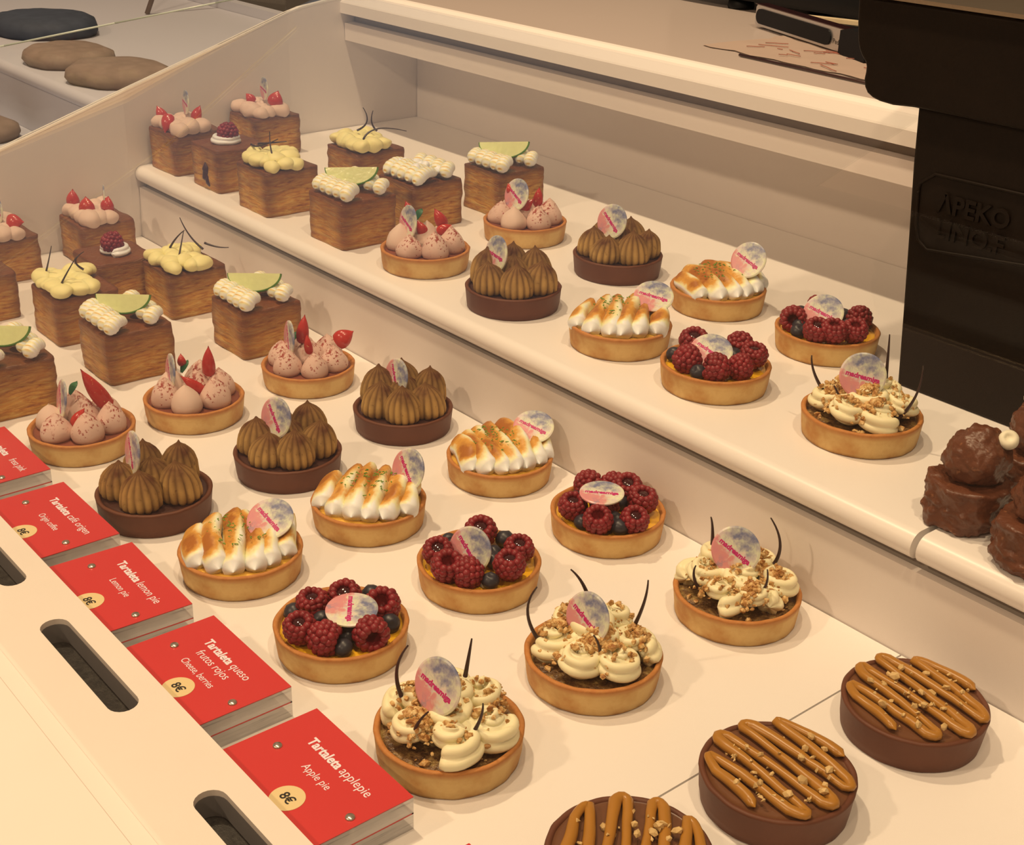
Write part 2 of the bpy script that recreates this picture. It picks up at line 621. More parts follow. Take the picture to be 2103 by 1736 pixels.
def fixn(o):
    bm = bmesh.new()
    bm.from_mesh(o.data)
    bmesh.ops.recalc_face_normals(bm, faces=bm.faces)
    bm.to_mesh(o.data)
    bm.free()
    return o


def rbox(sx, sy, sz, bev, cuts, seed, amp, mat, name, smooth=True, taper=0.0):
    """rounded, subdivided, hand-made looking block standing on z=0"""
    bm = bmesh.new()
    bmesh.ops.create_cube(bm, size=1.0)
    bmesh.ops.subdivide_edges(bm, edges=bm.edges, cuts=cuts, use_grid_fill=True)
    rng = random.Random(seed)
    o3 = Vector((rng.uniform(0, 50), rng.uniform(0, 50), rng.uniform(0, 50)))
    for v in bm.verts:
        p = Vector((v.co.x * sx, v.co.y * sy, v.co.z * sz))
        inner = Vector((max(-sx / 2 + bev, min(sx / 2 - bev, p.x)), max(-sy / 2 + bev, min(sy / 2 - bev, p.y)),
                        max(-sz / 2 + bev * 0.5, min(sz / 2 - bev * 0.4, p.z))))
        d = p - inner
        if d.length > bev:
            p = inner + d.normalized() * bev
        n = p.normalized()
        q = Vector((p.x * 30, p.y * 30, p.z * 170)) + o3
        k = noise.noise(q) * amp + noise.noise(p * 60 + o3) * amp * 1.2
        hx = Vector((n.x, n.y, 0))
        p = p + hx * k
        p.z += noise.noise(Vector((p.x * 50, p.y * 50, 3)) + o3) * amp * (1.0 if p.z > 0 else 0.1)
        p.x *= 1 - taper * (p.z / sz)
        p.y *= 1 - taper * (p.z / sz)
        v.co = p + Vector((0, 0, sz / 2))
    zmin = min(v.co.z for v in bm.verts)
    for v in bm.verts:
        v.co.z -= zmin
    me = bpy.data.meshes.new(name)
    bm.to_mesh(me)
    bm.free()
    me.polygons.foreach_set('use_smooth', [True] * len(me.polygons))
    me.materials.append(mat)
    return me


def text_mesh(s, size, mat, bold=0.0, ext=0.0001, name='lettering', align='LEFT', sx=1.0):
    cu = bpy.data.curves.new(name, 'FONT')
    cu.body = s
    cu.size = size
    cu.extrude = ext
    cu.offset = bold
    cu.align_x = align
    cu.resolution_u = 3
    o = bpy.data.objects.new('tmp', cu)
    COL.objects.link(o)
    dg = bpy.context.evaluated_depsgraph_get()
    me = bpy.data.meshes.new_from_object(o.evaluated_get(dg))
    bpy.data.objects.remove(o)
    bpy.data.curves.remove(cu)
    me.name = name
    if sx != 1.0:
        for v in me.vertices:
            v.co.x *= sx
    me.materials.clear()
    me.materials.append(mat)
    return me


def holed_plate(outer, holes, z0, z1, name, mat):
    cu = bpy.data.curves.new(name, 'CURVE')
    cu.dimensions = '2D'
    cu.fill_mode = 'BOTH'
    cu.extrude = (z1 - z0) / 2
    for pts in [outer] + holes:
        sp = cu.splines.new('POLY')
        sp.points.add(len(pts) - 1)
        for p, q in zip(sp.points, pts):
            p.co = (q[0], q[1], 0, 1)
        sp.use_cyclic_u = True
    o = bpy.data.objects.new('tmp', cu)
    COL.objects.link(o)
    dg = bpy.context.evaluated_depsgraph_get()
    me = bpy.data.meshes.new_from_object(o.evaluated_get(dg))
    bpy.data.objects.remove(o)
    bpy.data.curves.remove(cu)
    for v in me.vertices:
        v.co.z += (z0 + z1) / 2
    me.materials.clear()
    me.materials.append(mat)
    me.name = name
    return me

# ================================================================== the display case
ZU = 0.080


def XL(y):
    pts = [(-0.60, -0.733), (0.07, -0.736), (0.30, -0.7725), (0.50, -0.7795), (1.5, -0.7795)]
    for (a, xa), (b, xb) in zip(pts, pts[1:]):
        if y <= b:
            return xa + (xb - xa) * (y - a) / (b - a)
    return pts[-1][1]


def slab_to_panel(mb, poly, xb, gap=0.0008):
    """prism along X whose left end follows the side panel; poly=(y,z)"""
    n = len(poly)
    v = [(XL(y) + gap, y, z) for y, z in poly] + [(xb, y, z) for y, z in poly]
    f = [tuple(range(n)), tuple(reversed(range(n, 2 * n)))]
    for i in range(n):
        j = (i + 1) % n
        f.append((j, i, n + i, n + j))
    mb.add(v, f)
    return mb


def ydense(y0, y1, n=10):
    return [y0 + (y1 - y0) * i / n for i in range(n + 1)]


def thing_mesh(name, mb, mat, label, cat, group=None, smooth=False, kind=None):
    o = mb.obj(name, mat, None, smooth)
    fixn(o)
    return tag(o, label, cat, group, kind)


XR = 0.95
# carcass of the case: one thing with its panels
case = empty('display_case', (0, 0, 0))
tag(case, 'white bakery display case carcass behind and beside the two pastry tiers', 'display case')
# left side panel with its slanted top edge
ys = [-0.44, -0.36, -0.2, -0.05, 0.07, 0.2, 0.30, 0.3181, 0.36, 0.42, 0.50]
zt = [0.02, 0.022, 0.0751, 0.1245, 0.1636, 0.198, 0.2255, 0.2303, 0.236, 0.24, 0.244]
mb = MB()
v, f = [], []
for y, z in zip(ys, zt):
    x = XL(y)
    v += [(x, y, -0.02), (x, y, z), (x - 0.006, y, z), (x - 0.006, y, -0.02)]
for i in range(len(ys) - 1):
    for k in range(4):
        j = (k + 1) % 4
        f.append((i * 4 + k, i * 4 + j, (i + 1) * 4 + j, (i + 1) * 4 + k))
f += [(0, 1, 2, 3), tuple(len(v) - 4 + k for k in (3, 2, 1, 0))]
mb.add(v, f)
sp_ = fixn(mb.obj('side_panel', M['white_matt'], case, False))
mb = MB()
for (y0, z0), (y1, z1) in zip(list(zip(ys, zt))[1:], list(zip(ys, zt))[2:]):
    q = [(XL(y0) + 0.0006, y0, z0 - 0.0015), (XL(y0) + 0.0006, y0, z0 + 0.0005), (XL(y0) - 0.0066, y0, z0 + 0.0005), (XL(y0) - 0.0066, y0, z0 - 0.0015),
         (XL(y1) + 0.0006, y1, z1 - 0.0015), (XL(y1) + 0.0006, y1, z1 + 0.0005), (XL(y1) - 0.0066, y1, z1 + 0.0005), (XL(y1) - 0.0066, y1, z1 - 0.0015)]
    mb.add(q, [(0, 1, 5, 4), (1, 2, 6, 5), (2, 3, 7, 6), (3, 0, 4, 7)])
mb.obj('lit_edge_strip', M['edge'], sp_, False)  # strip added to paint the lit top edge
# riser between the tiers (very slightly leaning) and a grey strip painting in the shade of the gap above it
mb = slab_to_panel(MB(), [(0.0776, -0.004), (0.0800, 0.0562), (0.0860, 0.0562), (0.0860, -0.004)], XR)
fixn(mb.obj('riser_panel', M['white_matt'], case, False))
mb = slab_to_panel(MB(), [(0.0890, 0.050), (0.0890, 0.0615), (0.0940, 0.0615), (0.0940, 0.050)], XR)
fixn(mb.obj('gap_shade_strip', M['seam'], case, False))
# back panel, overhang box, strip with the recess shade painted grey, and the worktop
mb = slab_to_panel(MB(), [(0.4925, 0.060), (0.4925, 0.200), (0.50, 0.200), (0.50, 0.060)], XR)
fixn(mb.obj('back_panel', M['white_matt'], case, False))
mb = slab_to_panel(MB(), [(0.3810, 0.1875), (0.3810, 0.2080), (0.4920, 0.2080), (0.4920, 0.1875)], XR)
fixn(mb.obj('overhang_panel', M['white_matt'], case, False))
mb = slab_to_panel(MB(), [(0.3960, 0.2081), (0.3960, 0.2192), (0.4915, 0.2192), (0.4915, 0.2081)], XR)
fixn(mb.obj('recess_shade_strip', M['seam'], case, False))
mb = MB()
poly = [(0.3755, 0.2200), (0.3755, 0.2325), (0.3765, 0.2340), (0.3960, 0.2446), (0.4000, 0.2455),
        (1.25, 0.2455), (1.25, 0.2195)]
prism(mb, poly, 'x', -0.80, XR + 0.3)
wt = thing_mesh('worktop', mb, M['counter'], 'grey-pink worktop with a rounded white front edge behind the display case', 'worktop')
wt.data.materials.append(M['white'])
for p in wt.data.polygons:
    if max(wt.data.vertices[i].co.y for i in p.vertices) <= 0.4005:
        p.material_index = 1
        p.use_smooth = False


def nose(y0, y1, ztop, r):
    """section of a tray with a half-round front"""
    zc, yc = ztop - r, y0 + r
    pts = [(yc - r * sin(a), zc + r * cos(a)) for a in [pi * i / 14 for i in range(15)]]
    return [(y1, ztop)] + [(yc + 0.02, ztop)] + pts + [(yc + 0.02, ztop - 2 * r)] + [(y1, ztop - 2 * r)]


# upper trays
mb = MB()
prof = nose(0.0765, 0.4915, ZU, 0.0090)
back = [(y, ZU) for y in (0.4915, 0.40, 0.30, 0.20, 0.12)]
bot = [(y, ZU - 0.018) for y in (0.12, 0.20, 0.30, 0.40, 0.4915)]
slab_to_panel(mb, back + prof[2:-2] + bot, 0.2865)
o = thing_mesh('display_tray', mb, M['white'], 'white upper tier tray with rounded front edge, under the pastry cubes and tartlets',
               'tray', 'white trays of the case', smooth=True)
mod = o.modifiers.new('edge', 'EDGE_SPLIT')
mod.split_angle = radians(35)
mb = MB()
prism(mb, nose(0.0765, 0.4915, ZU, 0.0090), 'x', 0.2905, XR)
o = thing_mesh('display_tray', mb, M['white'], 'white upper tier tray at the right edge under the chocolate hazelnut rocks',
               'tray', 'white trays of the case', smooth=True)
mod = o.modifiers.new('edge', 'EDGE_SPLIT')
mod.split_angle = radians(35)
# lower trays
mb = slab_to_panel(MB(), [(0.0768, -0.012), (0.0768, 0.0), (-0.1, 0.0), (-0.39, 0.0), (-0.39, -0.012)], 0.2922)
thing_mesh('display_tray', mb, M['white'], 'white lower tier tray under the price tags and most of the tartlets', 'tray',
           'white trays of the case')
mb = box(MB(), (0.2934, -0.39, -0.012), (XR, 0.0768, 0.0))
thing_mesh('display_tray', mb, M['white'], 'white lower tier tray under the caramel-striped chocolate tarts', 'tray',
           'white trays of the case')

# front board with long air slots
def stadium(x0, x1, y0, y1, n=10):
    r = (y1 - y0) / 2
    yc = (y0 + y1) / 2
    pts = [(x1 - r + r * cos(a), yc + r * sin(a)) for a in [-pi / 2 + pi * i / n for i in range(n + 1)]]
    pts += [(x0 + r + r * cos(a), yc + r * sin(a)) for a in [pi / 2 + pi * i / n for i in range(n + 1)]]
    return pts


slots = [(-0.350, -0.240), (-0.1625, -0.0570), (-0.0085, 0.0965), (0.1765, 0.2820), (0.360, 0.465)]
SY0, SY1 = -0.3320, -0.3155
vb = empty('vent_board', (0, 0, 0))
tag(vb, 'cream front board with long rounded air slots at the lower left', 'board')
me = holed_plate([(-0.732, -0.56), (XR, -0.56), (XR, -0.3009), (-0.732, -0.3009)],
                 [stadium(a, b, SY0, SY1) for a, b in slots], 0.0225, 0.0260, 'board_top', M['board'])
fixn(put('board_top', me, vb))
mb = MB()
box(mb, (-0.732, -0.366, 0.0259), (XR, -0.3657, 0.02605))
mb.obj('board_seam', M['seam_pale'], vb, False)
for i, (a, b) in enumerate(slots):
    o2 = stadium(a - 0.001, b + 0.001, SY0 - 0.001, SY1 + 0.001)
    i2 = stadium(a + 0.0001, b - 0.0001, SY0 + 0.0001, SY1 - 0.0001)
    me = holed_plate(o2, [i2], 0.010, 0.0224, 'slot_liner', M['slot'])
    ln = put('slot_liner', me, vb)
    mb = prism(MB(), o2, 'z', 0.0085, 0.0098)
    fl = mb.obj('slot_floor', M['slot_dark'], ln, False)
mb = box(MB(), (-0.732, -0.56, 0.0), (XR, -0.392, 0.0224))
mb.obj('board_base', M['board'], vb, False)

# sloping glass over the tiers (notched round the iron machine)
def gz(y):
    return 0.0300 + 0.3005 * (y + 0.3560)


NY = 0.2460
outl = [(XL(-0.356) + 0.002, -0.356), (XR, -0.356), (XR, NY), (0.060, NY), (0.060, 0.366), (XL(0.366) + 0.002, 0.366),
        (XL(0.30) + 0.002, 0.30), (XL(0.07) + 0.002, 0.07)]
mb = MB()
n = len(outl)
v = [(x, y, gz(y) - 0.001) for x, y in outl] + [(x, y, gz(y) + 0.001) for x, y in outl]
f = [tuple(range(n)), tuple(range(n, 2 * n))]
for i in range(n):
    j = (i + 1) % n
    f.append((i, j, n + j, n + i))
mb.add(v, f)
thing_mesh('glass_pane', mb, M['glass'], 'clear sloping glass pane covering both pastry tiers', 'glass pane')
# upright glass on the side panel
mb = MB()
ys = [-0.30, -0.05, 0.07, 0.20, 0.30]
zb_ = [0.048, 0.1250, 0.1641, 0.1985, 0.2260]
zt_ = [0.195, 0.2205, 0.2339, 0.2438, 0.2515]
v, f = [], []
for y, a, b in zip(ys, zb_, zt_):
    x = XL(y) - 0.0015
    v += [(x, y, a), (x, y, b), (x - 0.003, y, b), (x - 0.003, y, a)]
for i in range(len(ys) - 1):
    for k in range(4):
        j = (k + 1) % 4
        f.append((i * 4 + k, i * 4 + j, (i + 1) * 4 + j, (i + 1) * 4 + k))
f += [(0, 1, 2, 3), tuple(len(v) - 4 + k for k in (3, 2, 1, 0))]
mb.add(v, f)
ge = thing_mesh('glass_partition', mb, M['glass'], 'upright clear glass partition standing on the slanted side panel at top left', 'glass partition')
M['glass_edge'] = simple('lit_glass_edge', (0.50, 0.60, 0.58, 1), 0.3, 0.5)  # pale opaque colour stands in for light caught in the glass edge
mb = MB()
for (y0, b0), (y1, b1) in zip(list(zip(ys, zt_)), list(zip(ys, zt_))[1:]):
    P0, P1 = (XL(y0) - 0.003, y0, b0 + 0.0006), (XL(y1) - 0.003, y1, b1 + 0.0006)
    s = sweep([P0, P1], lambda t: 0.0010, 6)
    mb.add(s.v, s.f)
mb.obj('lit_edge_bar', M['glass_edge'], ge)

# ------------------------------------------------------------------ the next case to the left, with cookies
M['hazed_laminate'] = simple('hazed_laminate', (0.50, 0.525, 0.62, 1), 0.5, 0.3, 3, 0.03, 0)  # blue-grey base colour paints in glass haze over the white shelves
nb = empty('neighbour_case', (0, 0, 0))
tag(nb, 'white tiered shelves of the next case, beyond the slanted side panel', 'display case')
mb = MB()
prism(mb, nose(0.080, 0.55, 0.135, 0.009), 'x', -2.6, -0.79)
o = fixn(mb.obj('upper_shelf', M['hazed_laminate'], nb, True))
o.modifiers.new('edge', 'EDGE_SPLIT').split_angle = radians(35)
mb = box(MB(), (-2.6, 0.088, 0.03), (-0.79, 0.094, 0.1165))
mb.obj('riser_panel', M['hazed_laminate'], nb, False)
mb = box(MB(), (-2.6, -0.35, 0.043), (-0.79, 0.0875, 0.055))
mb.obj('lower_shelf', M['hazed_laminate'], nb, False)
mb = box(MB(), (-3.2, 0.551, 0.03), (-0.79, 0.57, 0.150))
mb.obj('back_board', M['hazed_laminate'], nb, False)


def cookie(name, loc, r, h, seed, mat, label, rz=0.0, tilt=0.0, sy=0.85):
    mb = lathe([(r * 0.2, 0), (r * 0.93, 0), (r, h * 0.35), (r * 0.96, h * 0.75), (r * 0.8, h), (r * 0.4, h * 1.08), (r * 0.05, h * 1.1)], 40,
               rib=lambda th, k: 1 + 0.07 * noise.noise(Vector((cos(th) * 2, sin(th) * 2, seed))) + 0.03 * noise.noise(Vector((cos(th) * 7, sin(th) * 7, seed))),
               noise_amp=0.0025, nscale=45, seed=seed)
    mb.v = [(x, y * sy, z) for x, y, z in mb.v]
    o = mb.obj(name, mat)
    o.location = loc
    o.rotation_euler = (tilt, 0, rz)
    fixn(o)
    return tag(o, label, 'cookie', 'large cookies in the next case')


cookie('cookie', (-1.075, 0.150, 0.135), 0.066, 0.020, 1.0, M['cookie'], 'flat brown cookie on the upper shelf beyond the side panel, left one of two')
cookie('cookie', (-0.925, 0.152, 0.135), 0.066, 0.022, 2.3, M['cookie'], 'flat brown cookie on the upper shelf beyond the side panel, nearest the panel edge', rz=0.5)
cookie('cookie', (-1.315, 0.215, 0.135), 0.085, 0.026, 3.1, M['cookie_dark'], 'dark blue-black cookie at the top left corner behind the glass', rz=0.2)
cookie('cookie', (-1.275, 0.020, 0.055), 0.062, 0.024, 4.7, M['cookie'], 'brown cookie on the lower far shelf at the left edge, partly hidden behind another')
cookie('cookie', (-1.075, 0.005, 0.055), 0.068, 0.022, 5.9, M['cookie'], 'large flat brown cookie on the lower far shelf just above the slanted edge', rz=0.9)
# thin dark rod and grey post seen at the very top left
o = thing_mesh('metal_rod', sweep([(-1.41, 0.42, 0.136), (-1.36, 0.50, 0.36)], lambda t: 0.004, 10), M['cookie'],
               'thin dark leaning rod at the top left beyond the glass', 'rod', smooth=True)
mb = box(MB(), (-2.10, 0.90, -0.9), (-1.94, 1.06, 0.50))
thing_mesh('grey_post', mb, M['pillar'], 'grey square post far behind the case at the top left', 'post')

# ------------------------------------------------------------------ room
mb = box(MB(), (-9, 3.2, -0.95), (6, 3.3, 2.9))
o = mb.obj('wall_back', M['grey_wall'], None, False)
o['kind'] = 'structure'
mb = box(MB(), (-9, -5, -0.97), (6, 3.2, -0.95))
o = mb.obj('floor', M['grey_wall'], None, False)
o['kind'] = 'structure'

# ------------------------------------------------------------------ things on the worktop
ZC = 0.2455
# stacked black trays
bt = empty('black_equipment', (-0.28, 0.80, ZC))
tag(bt, 'low black plastic equipment box on rubber feet at the top edge', 'equipment')
o = put('housing', rbox(0.60, 0.20, 0.16, 0.012, 10, 5, 0.0004, M['black'], 'housing'), bt, (0.05, -0.012, 0.012))
for x, y in ((-0.15, -0.090), (0.26, -0.090), (-0.15, 0.06), (0.26, 0.06)):
    lathe([(0.015, 0), (0.016, 0.003), (0.014, 0.0122)], 24).obj('rubber_foot', M['black'], bt, loc=(x, y, 0))
# paper with sketches
pp = empty('sketch_sheet', (-0.16, 0.500, ZC), radians(-3))
tag(pp, 'crumpled beige paper sheet with reddish scribbles lying on the worktop', 'paper')
mb = MB()
nx, ny = 24, 10
v, f = [], []
for j in range(ny + 1):
    for i in range(nx + 1):
        x = -0.105 + 0.32 * i / nx + 0.006 * noise.noise(Vector((j * 0.7, 0, 1)))
        y = -0.035 + 0.115 * j / ny + 0.006 * noise.noise(Vector((i * 0.5, 4, 1)))
        z = 0.0012 + 0.0010 * noise.noise(Vector((x * 30, y * 30, 0)))
        v.append((x, y, z))
for j in range(ny):
    for i in range(nx):
        a = j * (nx + 1) + i
        f.append((a, a + 1, a + nx + 2, a + nx + 1))
n = len(v)
v += [(x, y, z - 0.0008) for x, y, z in v]
f += [tuple(reversed([k + n for k in q])) for q in f[:nx * ny]]
mb.add(v, f)
mb.obj('sheet', M['paper'], pp)
mb = MB()
rng = random.Random(4)
for k in range(34):
    x, y = rng.uniform(-0.085, 0.17), rng.uniform(-0.022, 0.065)
    a = rng.choice((0.15, 0.9, -0.5)) + rng.uniform(-0.2, 0.2)
    L = rng.uniform(0.008, 0.04)
    pts = [(x + cos(a) * L * s / 5 + 0.001 * sin(s * 2 + k), y + sin(a) * L * s / 5 * 0.6, 0.0024) for s in range(6)]
    s_ = sweep(pts, lambda t: 0.0006, 5, flat=0.6)
    mb.add(s_.v, s_.f)
tag_o = mb.obj('scribbles', M['sketch'], pp)
tag_o['kind'] = 'stuff'
# aluminium and black handled tool
tl = empty('kitchen_tool', (-0.2230, 0.5800, ZC + 0.003), radians(-21))
tl.scale = (0.70, 0.70, 0.62)
tag(tl, 'aluminium framed kitchen tool with a long black grip lying on the worktop', 'tool')
mb = prism(MB(), [(0.004 + x, z) for x, z in [(-0.150, 0.004), (-0.150, 0.030), (-0.146, 0.034), (0.100, 0.034), (0.104, 0.030), (0.104, 0.004), (0.100, 0.0), (-0.146, 0.0)]], 'y', -0.011, 0.011)
fixn(mb.obj('frame', M['alu'], tl, False))
st = stadium(-0.141, 0.076, 0.0045, 0.0290, 12)
mb = prism(MB(), st, 'y', -0.0135, -0.0109)
fixn(mb.obj('grip', M['grip'], tl, False))
mb = MB()
box(mb, (-0.15, -0.0105, 0.0341), (0.107, 0.0105, 0.0352))
mb.obj('red_strip', M['jelly'], tl, False)
me = text_mesh('Pedal', 0.011, M['tag_black'], name='maker_mark')
mw = Matrix.Translation((0.080, -0.0111, 0.010)) @ Matrix.Rotation(pi / 2, 4, 'X')
put('maker_mark', me, tl, mw=mw)
mb = prism(MB(), [(0.104, 0.0), (0.104, 0.034), (0.125, 0.040), (0.170, 0.036), (0.170, -0.002), (0.130, -0.0035)], 'y', -0.016, 0.016)
fixn(mb.obj('head', M['grip'], tl, False))
# wooden strip and long skewer
mb = box(MB(), (0, -0.005, 0), (0.15, 0.005, 0.004))
o = thing_mesh('wooden_strip', mb, M['wood'], 'pale wooden strip resting behind the aluminium tool', 'strip')
o.location = (-0.2819, 0.6222, ZC + 0.0146)
o.rotation_euler = (0, 0, radians(16))
mb = box(MB(), (0.035, -0.010, 0), (0.120, 0.010, 0.0144))
o = thing_mesh('black_block', mb, M['black'], 'small black block under the pale wooden strip', 'block')
o.location = (-0.2819, 0.6222, ZC)
o.rotation_euler = (0, 0, radians(16))
sk = sweep([(-0.205, 0.4545, ZC + 0.0018), (0.06, 0.437, ZC + 0.0018)], lambda t: 0.0013, 8)
o = thing_mesh('thin_rod', sk, M['stick'], 'thin dark rod lying along the front of the worktop', 'rod', smooth=True)

# ------------------------------------------------------------------ dark cast iron machine
mc = empty('cast_iron_machine', (0.20, 0.2574, ZU))
tag(mc, 'tall dark brown cast iron machine with embossed plate, standing on the upper tier', 'machine')


def rel(poly):
    return [(x - 0.20, z - ZU) for x, z in poly]


body = [(0.1455, ZU), (0.1405, 0.135), (0.1350, 0.1918), (0.1300, 0.240), (0.1271, 0.2800)]
poly = body + [(0.46, 0.2800), (0.46, ZU)]
mb = prism(MB(), rel(poly), 'y', 0.0, 0.110)
o = fixn(mb.obj('body', M['iron'], mc, False))
bev = o.modifiers.new('b', 'BEVEL')
bev.width = 0.002
bev.segments = 2
lip = [(0.1271, 0.2790), (0.1095, 0.2775), (0.0990, 0.2782), (0.0929, 0.2797), (0.0880, 0.2822), (0.0852, 0.2860), (0.0838, 0.2914),
       (0.0843, 0.2960), (0.0840, 0.3014), (0.0795, 0.3060), (0.0765, 0.3105), (0.0745, 0.3160), (0.0722, 0.3280), (0.0705, 0.3462)]
poly = lip + [(0.46, 0.3462), (0.46, 0.2790)]
mb = prism(MB(), rel(poly), 'y', -0.006, 0.190)
o = fixn(mb.obj('hopper', M['iron'], mc, False))
bev = o.modifiers.new('b', 'BEVEL')
bev.width = 0.003
bev.segments = 3
bev.limit_method = 'ANGLE'
mb = prism(MB(), rel([(0.0700, 0.3464), (0.0700, 0.3490), (0.46, 0.3490), (0.46, 0.3464)]), 'y', -0.010, 0.19)
fixn(mb.obj('metal_lid', M['brass'], mc, False))
# embossed plate frame and letters
fr = [(0.1385, 0.2225), (0.1385, 0.2290), (0.1492, 0.2373), (0.2300, 0.2385), (0.2900, 0.2385), (0.2900, 0.1930), (0.225, 0.1931), (0.1520, 0.1846), (0.1440, 0.1900), (0.1405, 0.20)]
pts = [(x - 0.20, -0.0005, z - ZU) for x, z in fr]
s_ = sweep(pts + [pts[0], pts[1]], lambda t: 0.0011, 8)
s_.obj('plate_frame', M['iron'], mc)
for tx, x0, z0 in (('\u039bPEKO', 0.1545, 0.2135), ('LINO.F', 0.1560, 0.1955)):
    me = text_mesh(tx, 0.0175, M['iron'], bold=0.0005, ext=0.0012, name='embossed_text')
    mw = Matrix.Translation((x0 - 0.20, -0.0004, z0 - ZU)) @ Matrix.Rotation(pi / 2, 4, 'X')
    put('embossed_text', me, mc, mw=mw)

# ================================================================== toppings: shared meshes
def kiss_mesh(kind, seed):
    """one piped dollop, base radius about 1"""
    rng = random.Random(seed)
    if kind in ('pink', 'pink_pale'):
        R_, H_ = 0.0124, 0.0200
        prof = [(0.55, 0), (0.93, 0.03), (1.0, 0.16), (0.98, 0.30), (0.90, 0.45), (0.74, 0.62), (0.53, 0.76), (0.33, 0.88), (0.17, 0.96), (0.06, 1.02), (0.01, 1.05)]
        mb = lathe([(r * R_, z * H_) for r, z in prof], 36, noise_amp=0.0009, nscale=120, seed=seed)
    else:
        R_, H_ = 0.0134, 0.0225
        prof = [(0.50, 0), (0.84, 0.02), (0.98, 0.12), (1.0, 0.26), (0.98, 0.42), (0.92, 0.57), (0.81, 0.70), (0.66, 0.81), (0.48, 0.90), (0.29, 0.965), (0.12, 1.03), (0.02, 1.11)]
        tw = rng.uniform(-0.6, 0.6)
        nr = 6.5 if seed % 2 else 7.0

        def rib(th, k):
            return 1 + 0.17 * (abs(cos(nr * (th + tw * k))) ** 0.8 - 0.75) * (1.0 if k < 0.93 else 0.5)
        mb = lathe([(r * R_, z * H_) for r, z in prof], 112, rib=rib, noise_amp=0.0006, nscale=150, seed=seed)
        mb.a = []  # painted shade for the colour, strongest between the ribs
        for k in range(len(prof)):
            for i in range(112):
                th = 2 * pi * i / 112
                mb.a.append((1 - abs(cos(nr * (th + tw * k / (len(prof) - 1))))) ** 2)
    dx, dy = rng.uniform(-0.12, 0.12), rng.uniform(-0.12, 0.12)
    mb.v = [(x + dx * z * z / H_, y + dy * z * z / H_, z) for x, y, z in mb.v]
    return mb.mesh('cream_dollop', M[kind])


KISS = {k: [kiss_mesh(k, 10 + i) for i in range(4)] for k in ('pink', 'pink_pale', 'coffee')}


def raspberry_mesh(seed, jelly):
    rng = random.Random(seed)
    mb = MB()
    rows = [(0.0012, 0.0035, 6), (0.0036, 0.0062, 10), (0.0066, 0.0079, 13), (0.0098, 0.0084, 14), (0.0128, 0.0079, 13), (0.0150, 0.0063, 11)]
    for k, (z, r, n) in enumerate(rows):
        for i in range(n):
            a = 2 * pi * (i + 0.5 * (k % 2)) / n + rng.uniform(-0.08, 0.08)
            blob(mb, (r * cos(a), r * sin(a), z + rng.uniform(-0.0004, 0.0004)), 0.00265 * rng.uniform(0.9, 1.1), ICO1 if k < 2 else ICO2)
    core = lathe([(0.002, 0.0), (0.006, 0.002), (0.0082, 0.006), (0.0085, 0.011), (0.0072, 0.0155), (0.0052, 0.0160), (0.0042, 0.0140), (0.0030, 0.009), (0.0005, 0.008)], 20)
    mb.add(core.v, core.f)
    return mb.mesh('raspberry', M['rasp'])


RASP = [raspberry_mesh(s, False) for s in range(4)]
_mb = lathe([(0.0005, 0.0120), (0.0046, 0.0120), (0.0050, 0.0140), (0.0038, 0.0152), (0.0018, 0.0157), (0.0003, 0.0158)], 20)
JELLY = _mb.mesh('jelly', M['jelly'])
_mb = MB()
_v, _f = ICO3
vv = []
for p in _v:
    q = Vector(p)
    a = math.atan2(q.y, q.x)
    rr = sqrt(q.x ** 2 + q.y ** 2)
    s = 1 + 0.02 * noise.noise(q * 2)
    z = q.z
    if z > 0.80:
        ring = math.exp(-((rr - 0.42) / 0.13) ** 2) * (0.7 + 0.3 * cos(5 * a))
        z = 0.90 + 0.14 * ring - 0.14 * max(0, 1 - rr / 0.35)
    vv.append((q.x * s, q.y * s, z * 0.88))
_mb.add(vv, _f)
BLUE = _mb.mesh('blueberry', M['blue'])

DISC_ME = None


def disc_mesh():
    R_, T_ = 0.0153, 0.0009
    prof = [(R_ * 0.93, -T_), (R_, -T_ * 0.5), (R_, T_ * 0.5), (R_ * 0.93, T_)]
    mb = lathe(prof, 56)
    mb.v = [(x, -z, y) for x, y, z in mb.v]
    m = mb.mesh('printed_disc', M['disc'], False)
    return m


DISC_ME = disc_mesh()
TEXT_ME = text_mesh('madreamiga', 0.0047, M['disc_text'], bold=0.00020, ext=0.00006, name='lettering', align='CENTER')


def add_disc(root, pos, off=0.0, tilt=20.0, spin=-20.0, scale=1.0, text=True, toff=-0.0022):
    """pos in mm in the tart's own frame; off turns it away from the viewer's side"""
    mw = (Matrix.Translation(Vector(pos) * 0.001) @ Matrix.Rotation(radians(50 - off), 4, 'Z')
          @ Matrix.Rotation(radians(-tilt), 4, 'X') @ Matrix.Rotation(radians(-spin), 4, 'Y') @ Matrix.Scale(scale, 4))
    d = put('printed_disc', DISC_ME, root, mw=mw)
    if text:
        put('lettering', TEXT_ME, d, mw=Matrix.Translation((0, -0.00095, toff)) @ Matrix.Rotation(pi / 2, 4, 'X'))
    return d


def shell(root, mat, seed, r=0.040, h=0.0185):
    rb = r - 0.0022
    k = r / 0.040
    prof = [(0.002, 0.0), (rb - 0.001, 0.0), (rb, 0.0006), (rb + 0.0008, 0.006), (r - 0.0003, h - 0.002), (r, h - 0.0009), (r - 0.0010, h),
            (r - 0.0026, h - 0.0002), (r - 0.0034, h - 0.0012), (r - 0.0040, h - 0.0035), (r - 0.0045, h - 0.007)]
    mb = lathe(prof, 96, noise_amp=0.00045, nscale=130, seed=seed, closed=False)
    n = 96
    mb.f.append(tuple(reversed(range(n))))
    return mb.obj('tart_shell', mat, root)


